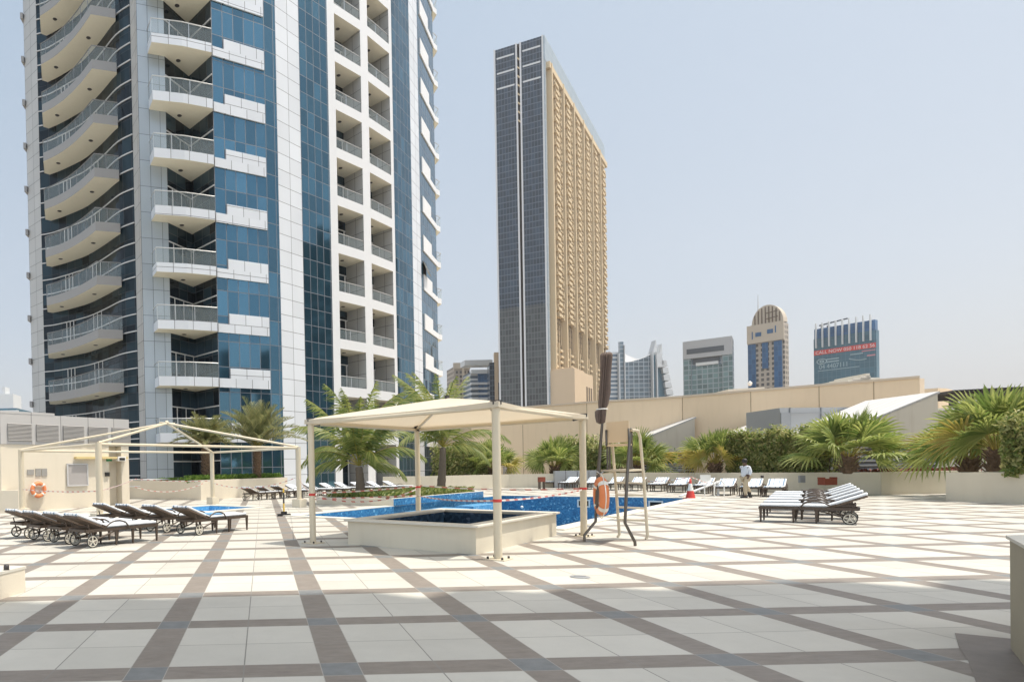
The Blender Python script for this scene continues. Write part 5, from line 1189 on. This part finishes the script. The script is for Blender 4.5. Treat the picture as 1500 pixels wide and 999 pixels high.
m = MB(); c = at(1174, 701, 27.3); m.box(c, (.25, .1, .32)); tag(m.build('socket_box', MAT['grey_metal'], None, .01), 'small grey outlet box on the planter wall', 'outlet box')
m = MB(); c = at(1116, 697.5, 29.2); m.lathe([(.001, -.06), (.06, -.06), (.06, .06), (.001, .06)], c, 10); tag(m.build('wall_lamp', MAT['dark_metal']), 'tiny dark round lamp on the planter wall beside the walking person', 'wall lamp')
q = gr(849, 844, .004); m = MB(); m.lathe([(.001, .006), (.11, .006), (.125, .001)], q, 20); m.bar(q+Vector((-.08, 0, .008)), q+Vector((.08, 0, .008)), .012, .004); tag(m.build('drain_cover', MAT['grey_metal']), 'small round drain cover in the sunlit paving right of the canopy', 'drain cover')
# dark chairs and stool on the far side of the pool
def chair(px, py, ang, label):
    p = gr(px, py); e = empty('dining_chair', tuple(p), ang, label=label, cat='chair', group='dark chairs beside the far planter')
    m = LMB(); m.box((0, 0, .45), (.46, .46, .05)); m.build('seat', MAT['brown_weave'], e); m = LMB(); m.box((0, .22, .72), (.46, .04, .5)); m.build('backrest', MAT['brown_weave'], e)
    for sx in (-1, 1):
        for sy in (-1, 1): m = LMB(); m.box((sx*.2, sy*.2, .215), (.04, .04, .43)); m.build('leg', MAT['brown_metal'], e)
chair(668, 714, R(120), 'dark woven chair, left of the pair behind the right coconut palm'); chair(680, 714, R(200), 'dark woven chair, right of the pair behind the right coconut palm')
p = gr(793, 716); e = empty('stool', tuple(p), label='small orange brown stool among the far loungers', cat='stool'); m = MB(); m.box((p.x, p.y, .62), (.34, .34, .3)); m.build('box', MAT['rust_box'], e)
m = MB()
for sx in (-1, 1): m.box((p.x+sx*.14, p.y, .24), (.04, .28, .47))
m.build('legs', MAT['brown_metal'], e)
gx = empty('cabinet_row', tuple(plan(845, 41)), label='grey metal cabinet row set in the far planter wall behind the pool', cat='cabinet')
q0, q1 = plan(812, 40.4), plan(880, 39.3)
for i in range(4):
    a, b = q0.lerp(q1, i/4), q0.lerp(q1, (i+.95)/4); m = MB(); m.prism([tuple(a), tuple(b), tuple(b+Vector((.05, .3))), tuple(a+Vector((.05, .3)))], .0, 1.12); m.build('door', MAT['grey_panel'], gx)

# ------------------------------------------------------------------ barrier tape
def tape(pts, label, sag=None):
    P_ = [Vector(p) for p in pts]; m = MB(); u = 0; w_ = .03
    for a, b in zip(P_, P_[1:]):
        L = (b-a).length; m.add([a-Vector((0, 0, w_/2)), b-Vector((0, 0, w_/2)), b+Vector((0, 0, w_/2)), a+Vector((0, 0, w_/2))], [(0, 1, 2, 3)], 0, [[(u, 0), (u+L, 0), (u+L, w_), (u, w_)]]); u += L
    o = m.build('barrier_tape', MAT['tape']); s = o.modifiers.new('thick', 'SOLIDIFY'); s.thickness = .004
    tag(o, label, 'barrier tape', 'red and white barrier tape')
def catenary(a, b, sag, n=18): return [Vector(a).lerp(Vector(b), i/n)-Vector((0, 0, sag*4*(i/n)*(1-i/n))) for i in range(n+1)]
cw = [UV(11.75, 6.3)+Matrix.Rotation(R(45), 3, 'Z') @ Vector((x, y, 0)) for x, y in [(-2.07, -1.96), (2.07, -1.96), (2.07, 1.96), (-2.07, 1.96)]]   # near, right, far, left
pw_ = [UV(14.3, 19.5)+Matrix.Rotation(R(45), 3, 'Z') @ Vector((x, y, 0)) for x, y in cor2]
NEAR, RGT, FAR, LFT = cw
A_, D_, C_, B_ = pw_
Zv = lambda z: Vector((0, 0, z))
tape(catenary(LFT+Zv(.98), FAR+Zv(.98), .22), 'lower sagging striped tape from the left canopy post to the far one')
tape(catenary(LFT+Zv(1.03), FAR+Zv(1.05), .03), 'upper straight striped tape between left and far canopy posts')
tape(catenary(FAR+Zv(1.06), RGT+Zv(1.0), .06), 'striped tape from the far canopy post to the right canopy post')
tape(catenary(NEAR+Zv(.95), RGT+Zv(.98), .04), 'striped tape from the nearest canopy post to the right post')
tape(catenary(LFT+Zv(.90), NEAR+Zv(.96), .0)[:1]+catenary(FAR+Zv(.80), NEAR+Zv(.95), .05), 'striped tape crossing behind the plunge pool to the nearest canopy post')
tape(catenary(B_+Zv(1.02), A_+Zv(1.0), .05), 'striped tape along the service wall between two pergola posts')
tape(catenary(A_+Zv(1.0), UV(16.9, 25.9)+Zv(1.2), .03), 'short striped tape from the pergola post to the service building pillar')
tape(catenary(UV(17, 25.9)+Zv(1.25), C_+Zv(1.1), .06), 'straight striped tape before the tower base, the upper of two')
tape(catenary(UV(17, 25.9)+Zv(.85), at(300, 706, 32.5), .35), 'sagging striped tape before the tower base, the lower of two')
tape(catenary(D_+Zv(1.25), C_+Zv(1.0), .35), 'striped tape hanging between the two right pergola posts')
tape(catenary(D_+Zv(1.25), LFT+Zv(1.05), .12), 'striped tape from the right pergola post to the left canopy post')
tape(catenary(at(948, 704, 27), at(1011, 698, 25), .05), 'striped tape running left from the top of the traffic cone')
tape(catenary(at(1012, 698, 25), at(1036, 707, 26), .0), 'short striped tape running right from the top of the traffic cone')
for (P_, z, lab) in ((LFT, 1.0, 'left canopy post'), (FAR, 1.02, 'far canopy post'), (RGT, 1.0, 'right canopy post'), (NEAR, .95, 'nearest canopy post')):
    m = MB(); m.lathe([(.067, -.025), (.073, 0), (.067, .025)], P_+Zv(z), 12); o = m.build('tape_wrap', MAT['red']); tag(o, 'red tape wound round the '+lab, 'tape wrap', 'red tape wound round posts')
# guard rail below the tower
e = empty('guard_rail', tuple(plan(240, 38)), label='low white guard rail in front of the tower base', cat='railing'); q0, q1 = plan(180, 36.8), plan(262, 35.6)
m = MB(); 
for z in (1.15, .75): m.tube([(q0.x, q0.y, z), (q1.x, q1.y, z)], .03, 6)
m.build('rail', MAT['fascia_white'], e); m = MB()
for t_ in (0, .33, .66, 1): q = q0.lerp(q1, t_); m.box((q.x, q.y, .58), (.05, .05, 1.15))
m.build('post', MAT['fascia_white'], e)

# ------------------------------------------------------------------ the walking person
def person():
    p = gr(1092, 728.5); e = empty('person', tuple(p), R(0), label='dark haired person in white shirt and khaki trousers walking left past the planter', cat='person'); 
    def skin_mesh(name, verts, edges, radii, mat, sub=2):
        me = bpy.data.meshes.new(name); me.from_pydata([tuple(v) for v in verts], edges, []); o = bpy.data.objects.new(name, me); COL.objects.link(o); o.parent = e
        sm = o.modifiers.new('skin', 'SKIN'); sk_ = me.skin_vertices[0] if me.skin_vertices else None
        if sk_ is None: return o
        for i, r_ in enumerate(radii): sk_.data[i].radius = (r_ if isinstance(r_, tuple) else (r_, r_))
        sk_.data[0].use_root = True; s = o.modifiers.new('sub', 'SUBSURF'); s.levels = sub; s.render_levels = sub; me.materials.append(mat); o['smooth'] = 1
        return o
    # facing -x
    def V_(x, y, z): return Vector((x, y, z))
    # body (skin): head, neck, arms with hands
    v = [V_(0, 0, .90), V_(.0, 0, 1.10), V_(.01, 0, 1.28), V_(0, 0, 1.38), V_(-.03, 0, 1.44), V_(-.05, 0, 1.53), V_(-.055, 0, 1.60),
         V_(.0, -.17, 1.30), V_(.04, -.21, 1.08), V_(-.06, -.22, .88), V_(-.09, -.22, .80), V_(-.0, .17, 1.30), V_(.06, .21, 1.08), V_(.0, .24, .88), V_(-.03, .24, .80),
         V_(-.02, -.09, .84), V_(-.10, -.09, .48), V_(-.08, -.09, .10), V_(-.16, -.09, .05), V_(.02, .09, .84), V_(.10, .09, .50), V_(.27, .09, .20), V_(.22, .09, .10)]
    ed = [(0, 1), (1, 2), (2, 3), (3, 4), (4, 5), (5, 6), (2, 7), (7, 8), (8, 9), (9, 10), (2, 11), (11, 12), (12, 13), (13, 14), (0, 15), (15, 16), (16, 17), (17, 18), (0, 19), (19, 20), (20, 21), (21, 22)]
    rad = [.12, .12, .11, .055, .055, .088, .07, .06, .045, .032, .035, .06, .045, .032, .035, .08, .055, .04, .035, .08, .055, .04, .035]
    skin_mesh('body', v, ed, rad, MAT['skin'])
    v = [V_(0, 0, .84), V_(.0, 0, 1.05), V_(.015, 0, 1.27), V_(0, 0, 1.36), V_(.0, -.18, 1.29), V_(.05, -.22, 1.08), V_(-.02, -.225, .95), V_(.0, .18, 1.29), V_(.07, .22, 1.08), V_(.03, .235, .95)]
    skin_mesh('shirt', v, [(0, 1), (1, 2), (2, 3), (2, 4), (4, 5), (5, 6), (2, 7), (7, 8), (8, 9)], [(.19, .15), (.17, .16), (.15, .15), .065, .075, .062, .048, .075, .062, .048], MAT['shirt'])
    v = [V_(0, 0, .90), V_(-.02, -.09, .82), V_(-.10, -.09, .48), V_(-.08, -.09, .10), V_(.02, .09, .82), V_(.10, .09, .50), V_(.26, .09, .21)]
    skin_mesh('trousers', v, [(0, 1), (1, 2), (2, 3), (0, 4), (4, 5), (5, 6)], [.15, .105, .078, .062, .105, .078, .062], MAT['trousers'])
    m = MB(); m.local = True; m.box((-.15, -.09, .035), (.27, .10, .07)); sh = m.build('shoe', MAT['black_rubber'], e, .02)
    m = MB(); m.local = True; m.box((.24, .09, .12), (.10, .10, .26), 0, Matrix.Rotation(R(-20), 3, 'Y')); sh = m.build('shoe', MAT['black_rubber'], e, .02)
    m = LMB(); m.lathe([(.001, .11), (.06, .095), (.095, .045), (.10, -.01), (.085, -.06), (.07, -.08)], (-.03, 0, 1.555), 16); m.build('hair', MAT['hair'], e)
    m = LMB(); m.lathe([(.001, -.025), (.012, -.012), (.001, .02)], (-.145, 0, 1.53), 8); m.build('nose', MAT['skin'], e)
    return e
pe = person(); pe.scale = (.97, .97, .97)

# ------------------------------------------------------------------ plants
def feather_frond(m, base, az, el0, L, droop, nl, ll, lw, mi=0, rc=.012, mir=1, vee=.5, curl=0):
    """a feather leaf: bending midrib with narrow leaflets on both sides"""
    h = Vector((math.cos(az), math.sin(az), 0)); pts = []; p = Vector(base); n = 10; el = el0
    side = Vector((-math.sin(az), math.cos(az), 0))
    for i in range(n+1):
        pts.append(p.copy()); el_i = el0-droop*(i/n)**1.4; p = p+(h*math.cos(el_i)+Vector((0, 0, 1))*math.sin(el_i))*(L/n)+side*curl*(i/n)*L/n
    m.tube(pts, [rc*(1-.8*i/n) for i in range(n+1)], 4, mir)
    for k in range(nl):
        t = .16+.84*(k+.5)/nl; f = t*n; i = min(int(f), n-1); c = pts[i].lerp(pts[i+1], f-i); d = (pts[min(i+1, n)]-pts[i]).normalized(); up_ = side.cross(d).normalized()*-1
        if up_.z < 0: up_ = -up_
        Lf = ll*(math.sin(math.pi*min(1, t*.88+.12))**.55+.08)*(.85+.3*random.random())
        for s in (-1, 1):
            dr = (d*(.55+.5*t)+side*s*(1-.35*t)+up_*vee*(.6+.6*random.random())+Vector((0, 0, -.55))*random.random()*(1.2-vee)).normalized() if vee > .3 else (d*(.8+.5*t)+side*s*(.75-.3*t)+Vector((0, 0, -.25-.6*random.random()))).normalized(); tip = c+dr*Lf+Vector((0, 0, -.28*Lf*(1.1-vee)))
            w_ = d*lw*.5; mid = c.lerp(tip, .5)+Vector((0, 0, .06*Lf))
            m.add([c-w_, c+w_, mid+w_*.9, mid-w_*.9, tip], [(0, 1, 2, 3), (3, 2, 4)], mi)
def palm_trunk(m, p0, p1, r0, r1, n=14, rough=.12, bulb=0):
    P_ = []; rs = []
    for i in range(n+1):
        t = i/n; P_.append(p0.lerp(p1, t)+Vector((math.sin(t*3)*.03, 0, 0))); rs.append((r0*(1-t)+r1*t)*(1+rough*(1 if i % 2 else -1)*.5)*(1+bulb*math.exp(-((t-.95)/.12)**2)))
    m.tube(P_, rs, 12)
def date_palm(px, pyb, D, ytop, Lf, nf, label, seed, el=(R(30), R(88)), gold=0):
    random.seed(seed); b = at(px, pyb, D); b.z = 1.0; t = at(px, ytop, D); e = empty('date_palm', tuple(b), label=label, cat='date palm', group='date palms before the tower')
    m = MB(); palm_trunk(m, b, t, .22, .20, 16, .16, .25)
    for i in range(110):                                    # leaf stubs in rising spirals
        a = i*2.4; z = i/110; c = b.lerp(t, z)+Vector((math.cos(a), math.sin(a), 0))*.20; o_ = Vector((math.cos(a), math.sin(a), .9)).normalized(); m.bar(c, c+o_*.13, .09, .03)
    m.build('trunk', MAT['bark'], e)
    m = MB()
    for i in range(nf):
        f = (i+.5)/nf; a = i*2.39996; elv = el[0]+(el[1]-el[0])*f**.8+random.uniform(-.08, .08)
        feather_frond(m, t+Vector((math.cos(a), math.sin(a), 0))*.08, a, elv, Lf*(.8+.25*random.random()), R(70)*(1-f*.55)*random.uniform(.8, 1.2), 38, Lf*.22, .05, 0, .016, 1, .7)
    for i in range(gold):
        a = random.random()*6.28; feather_frond(m, t, a, R(35)+random.random()*.9, Lf*.8, R(60), 12, Lf*.16, .05, 2, .012, 2, .3)
    m.build('crown', [MAT['leaf_date'], MAT['leaf_fan_yellow'], MAT['leaf_fan_yellow']], e); return e
date_palm(301, 700, 35.6, 650, 2.05, 44, 'shorter date palm with sandy crown in the tower planter', 3, (R(15), R(70)), 8)
date_palm(376, 700, 37.6, 655, 3.1, 48, 'taller date palm with upright green fronds in the tower planter', 8, (R(28), R(86)))
def coco_palm(px, pyb, D, ytop, fronds, label, seed, zb):
    random.seed(seed); b = at(px, pyb, D); b.z = zb; t = at(px-2 if seed < 50 else px+3, ytop, D); e = empty('coconut_palm', tuple(b), label=label, cat='coconut palm', group='coconut palms in the island bed')
    m = MB(); palm_trunk(m, b, t, .24, .15, 12, .10); m.build('trunk', MAT['bark_grey'], e)
    m = MB(); fronds = fronds+[(random.uniform(0, 360), random.uniform(62, 84), fronds[0][2]*random.uniform(1.05, 1.22), random.uniform(25, 55), random.uniform(-.15, .15)) for _ in range(8)]
    for (az, el, L, dr, cu) in fronds: feather_frond(m, t+Vector((0, 0, .05)), R(az), R(el), L*1.12, R(dr+12), 60, .70, .055, 0, .03, 1, .15, cu)
    m.build('crown', [MAT['leaf_coco'], MAT['leaf_fan_yellow']], e)
coco_palm(527, 721, 27.2, 683, [(178, 62, 3.3, 75, 0), (200, 35, 2.9, 85, .1), (165, 20, 2.4, 80, 0), (110, 75, 3.1, 40, 0), (60, 80, 3.2, 45, 0), (20, 58, 3.0, 70, 0), (-15, 40, 2.9, 85, 0), (-40, 70, 2.9, 70, 0), (-80, 40, 2.3, 90, 0), (250, 60, 2.8, 80, 0), (140, 45, 2.8, 80, 0), (45, 30, 2.5, 80, 0), (-100, 78, 3.2, 50, .1), (0, 15, 2.1, 70, 0)], 'coconut palm with broad arching fronds left of the canopy middle', 5, .25)
coco_palm(645, 712, 33, 655, [(185, 60, 3.6, 80, 0), (170, 78, 4.0, 40, 0), (30, 80, 4.0, 35, 0), (0, 60, 3.6, 75, 0), (-20, 38, 3.4, 85, 0), (-60, 60, 3.2, 80, 0), (120, 50, 3.4, 70, 0), (210, 35, 3.2, 85, 0), (240, 65, 3.2, 75, 0), (60, 55, 3.4, 75, 0), (10, 20, 3.0, 70, 0), (-110, 50, 2.6, 85, 0), (200, 82, 4.0, 40, .15), (-35, 10, 2.6, 75, 0)], 'coconut palm with ragged fronds right of the far canopy post', 61, .25)
def fan_leaf(m, base, az, el, Lp, Rf, mi, nseg=26, spread=R(300), droop=.25):
    """petiole and a pleated fan whose tips hang a little"""
    d = Vector((math.cos(az)*math.cos(el), math.sin(az)*math.cos(el), math.sin(el))); hub = Vector(base)+d*Lp+Vector((0, 0, -.12*Lp*(1-math.sin(el))))
    m.tube([Vector(base), Vector(base)+d*Lp*.5+Vector((0, 0, .03*Lp)), hub], [.02, .016, .010], 4, 1)
    side = Vector((-math.sin(az), math.cos(az), 0)); nrm_ = side.cross(d).normalized()
    if nrm_.z < 0: nrm_ = -nrm_
    tw = random.uniform(-1.25, 1.25); side = (side*math.cos(tw)+nrm_*math.sin(tw)).normalized(); nrm_ = d.cross(side).normalized()
    if nrm_.z < 0: nrm_ = -nrm_
    def pt(a, r): return hub+(d*math.cos(a)+side*math.sin(a))*r
    for k in range(nseg):
        a0 = -spread/2+spread*k/nseg; a1 = a0+spread/nseg; am = (a0+a1)/2; L = Rf*(.62+.38*math.cos(am*.5))*random.uniform(.9, 1.05)
        r1 = L*.46; up_ = nrm_*L*.035
        g = Vector((0, 0, -1))*L*droop*(.5+random.random()*.6)
        c0, c1, cm = pt(a0, r1), pt(a1, r1), pt(am, r1)+up_; lift = nrm_*Rf*.05
        tip = pt(am, L)+g; q = pt(am, L*.8)+g*.4
        wv = (c1-c0)*.30
        m.add([hub, c0-lift*0, cm, c1, q-wv, q+wv, tip], [(0, 1, 2), (0, 2, 3), (1, 4, 2), (2, 5, 3), (2, 4, 5), (4, 6, 5)], mi)
def fan_palm(px, pyb, D, zb, Rt, nl, label, seed, hgt=.55, yellow=.12, mx=0):
    random.seed(seed); b = at(px, pyb, D); b.z = zb; t = b+Vector((0, 0, hgt)); e = empty('fan_palm', tuple(b), label=label, cat='fan palm', group='fan palms in the planters')
    m = MB(); palm_trunk(m, b, t, .24, .26, 8, .2)
    for i in range(40): a = i*2.4; c = b.lerp(t, i/40)+Vector((math.cos(a), math.sin(a), 0))*.22; m.bar(c, c+Vector((math.cos(a), math.sin(a), 1.2)).normalized()*.22, .08, .03)
    m.build('trunk', MAT['bark'], e); m = MB()
    for i in range(nl):
        f = (i+.5)/nl; el = R(4)+R(80)*f**.9+random.uniform(-.12, .12); a = i*2.39996+random.uniform(-.2, .2)
        mi = 2 if (f < .35 and random.random() < yellow*2) else 0
        fan_leaf(m, t+Vector((math.cos(a), math.sin(a), 0))*.1, a, el, Rt*random.uniform(.42, .62), Rt*random.uniform(.46, .60), mi, 24, R(240), .10+.30*(1-f))
    m.build('crown', [MAT['leaf_fan'], MAT['leaf_fan_yellow'], MAT['leaf_fan_yellow']], e)
fan_palm(1243, 690, 26.6, .85, 2.2, 28, 'large fan palm in the planter behind the right lounger group', 21, .75)
fan_palm(1460, 690, 21.2, .9, 2.25, 30, 'biggest fan palm, in the corner planter at the right edge', 22, .8)
fan_palm(1418, 690, 23.4, .9, 1.9, 20, 'fan palm at the left end of the corner planter', 23, .5)
fan_palm(1500, 690, 23, .9, 2.1, 20, 'fan palm cut by the right edge of the picture', 29, .9)
fan_palm(1047, 692, 33.0, .85, 1.95, 30, 'yellowish green fan palm behind the cone and far loungers', 24, .55, .5)
fan_palm(935, 692, 39.5, .85, 2.3, 30, 'fan palm seen through the lifeguard chair', 25, .5, .3)
fan_palm(812, 692, 42.5, .85, 2.2, 28, 'fan palm seen through the canopy near its right post', 26, .55)
fan_palm(722, 692, 44.5, .85, 2.2, 26, 'fan palm seen through the canopy beside the nearest post', 27, .5)
fan_palm(686, 693, 45.5, .85, 1.8, 20, 'small fan palm behind the right coconut palm', 28, .3)
def hedge(x0, x1, D0, D1, pyt, zb, thick, n, label, mat, seed, size=.11, name='hedge', cat='hedge'):
    random.seed(seed); a, b = plan(x0, D0), plan(x1, D1); zt_ = at((x0+x1)/2, pyt, (D0+D1)/2).z; e = empty(name, (a.x, a.y, zb), label=label, cat=cat, group='hedges and shrubs in the planters'); nn_ = inward(a, b, 1)
    m = MB(); 
    for i in range(n):
        t = random.random(); top = zt_*(1+.05*math.sin(t*17+seed)+.05*math.sin(t*41)+.05*math.sin(t*97)); z = zb+(top-zb)*(random.random()**.8)*(1 if random.random() < .96 else 1.12); dep = thick*random.random()
        if random.random() < .55: dep *= .3
        c = a.lerp(b, t); c = Vector((c.x+nn_.x*dep, c.y+nn_.y*dep, z)); s = size*random.uniform(.6, 1.5)
        u_ = Vector((random.gauss(0, 1), random.gauss(0, 1), random.gauss(0, 1))).normalized(); v_ = u_.orthogonal().normalized(); w_ = u_.cross(v_)
        m.add([c-v_*s, c-w_*s*.4, c+v_*s, c+w_*s*.4+u_*s*.1], [(0, 1, 2, 3)])
    for i in range(n//60):
        t = random.random(); top = zt_*(1+.05*math.sin(t*17+seed)+.05*math.sin(t*41)); c = a.lerp(b, t)+nn_*thick*random.random(); c = Vector((c.x, c.y, top*.95)); d_ = Vector((random.gauss(0, .35), random.gauss(0, .35), 1)).normalized()
        for k in range(7): q = c+d_*(.07*k); s = size*.9; w2 = Vector((random.gauss(0, 1), random.gauss(0, 1), .5)).normalized(); v2 = w2.cross(d_).normalized(); m.add([q, q+w2*s+v2*s*.3, q+w2*s*1.8, q+w2*s-v2*s*.3], [(0, 1, 2, 3)])
    m.build('foliage', MAT[mat], e); m = MB()
    for i in range(int((b-a).length/.8)): c = a.lerp(b, random.random())+nn_*thick*.5; m.tube([(c.x, c.y, zb), (c.x+random.uniform(-.2, .2), c.y, zb+(zt_-zb)*.8)], .03, 5)
    m.build('stems', MAT['bark'], e)
hedge(1062, 1205, 32.2, 27.9, 637, .8, 1.2, 14000, 'long brownish green hedge behind the walking person', 'leaf_hedge', 31)
hedge(860, 905, 41.0, 40.4, 655, .8, 1.2, 4200, 'hedge piece left of the lifeguard chair palm', 'leaf_hedge', 32)
hedge(815, 868, 43.5, 41.5, 645, .8, 1.2, 4200, 'hedge piece behind the right canopy post', 'leaf_hedge', 33)
hedge(640, 720, 44.0, 44.5, 657, .8, 1.4, 6000, 'dense green shrub mass behind the right coconut palm', 'leaf_hedge', 34)
hedge(950, 990, 41, 40, 668, .8, 1, 1800, 'low green shrub right of the lifeguard chair', 'leaf_bright', 36)
hedge(1466, 1530, 19.3, 18.6, 622, .85, 1.2, 4200, 'variegated shrub at the right edge of the corner planter', 'leaf_hedge', 35, .09)
def ground_cover(name, poly, z, hgt, n, mat, seed, size):
    random.seed(seed); m = MB(); o, u_, v_ = poly
    for i in range(n):
        c = o+u_*random.random()+v_*random.random()+Vector((0, 0, z+hgt*random.random())); s = size*random.uniform(.6, 1.5); q = Vector((random.gauss(0, 1), random.gauss(0, 1), random.gauss(0, .6))).normalized(); r_ = q.orthogonal().normalized(); w_ = q.cross(r_)
        m.add([c-r_*s, c-w_*s*.4, c+r_*s, c+w_*s*.4], [(0, 1, 2, 3)])
    o_ = m.build(name, MAT[mat]); tag(o_, kind='stuff'); return o_
g1 = ground_cover('ground_cover', (UV(ISL[0]+.3, ISL[2]+.3), UV(ISL[1]-.3, ISL[2]+.3)-UV(ISL[0]+.3, ISL[2]+.3), UV(ISL[0]+.3, ISL[3]-.3)-UV(ISL[0]+.3, ISL[2]+.3)), .22, .30, 9000, 'leaf_coco', 41, .09); tag(g1, 'low dark green ground cover filling the island bed', 'ground cover')
a = gr(294, 732); b = gr(421, 723.5); nn2 = Vector((-(b-a).y, (b-a).x, 0)).normalized()
g2 = ground_cover('ground_cover', (Vector((a.x, a.y, 0))+nn2*.35, (b-a), nn2*1.2), .95, .38, 5000, 'leaf_bright', 42, .09); tag(g2, 'bright green ground cover along the tower planter', 'ground cover')
a2 = UV(21.4, 31.5); g3 = ground_cover('ground_cover', (UV(20.9, 26.6), UV(21.6, 31)-UV(20.9, 26.6), UV(22.4, 27)-UV(20.9, 26.6)), .95, .25, 1500, 'leaf_bright', 43, .08); tag(g3, 'sparse green ground cover near the corner of the tower planter', 'ground cover')
g4 = ground_cover('ground_cover', (Vector((plan(1289, 26.2).x, plan(1289, 26.2).y, 0)), Vector((4.5, .1, 0)), Vector((0, 1.2, 0))), .82, .22, 1400, 'rust_box', 44, .06); tag(g4, 'reddish low plants on top of the right planter bed', 'ground cover')
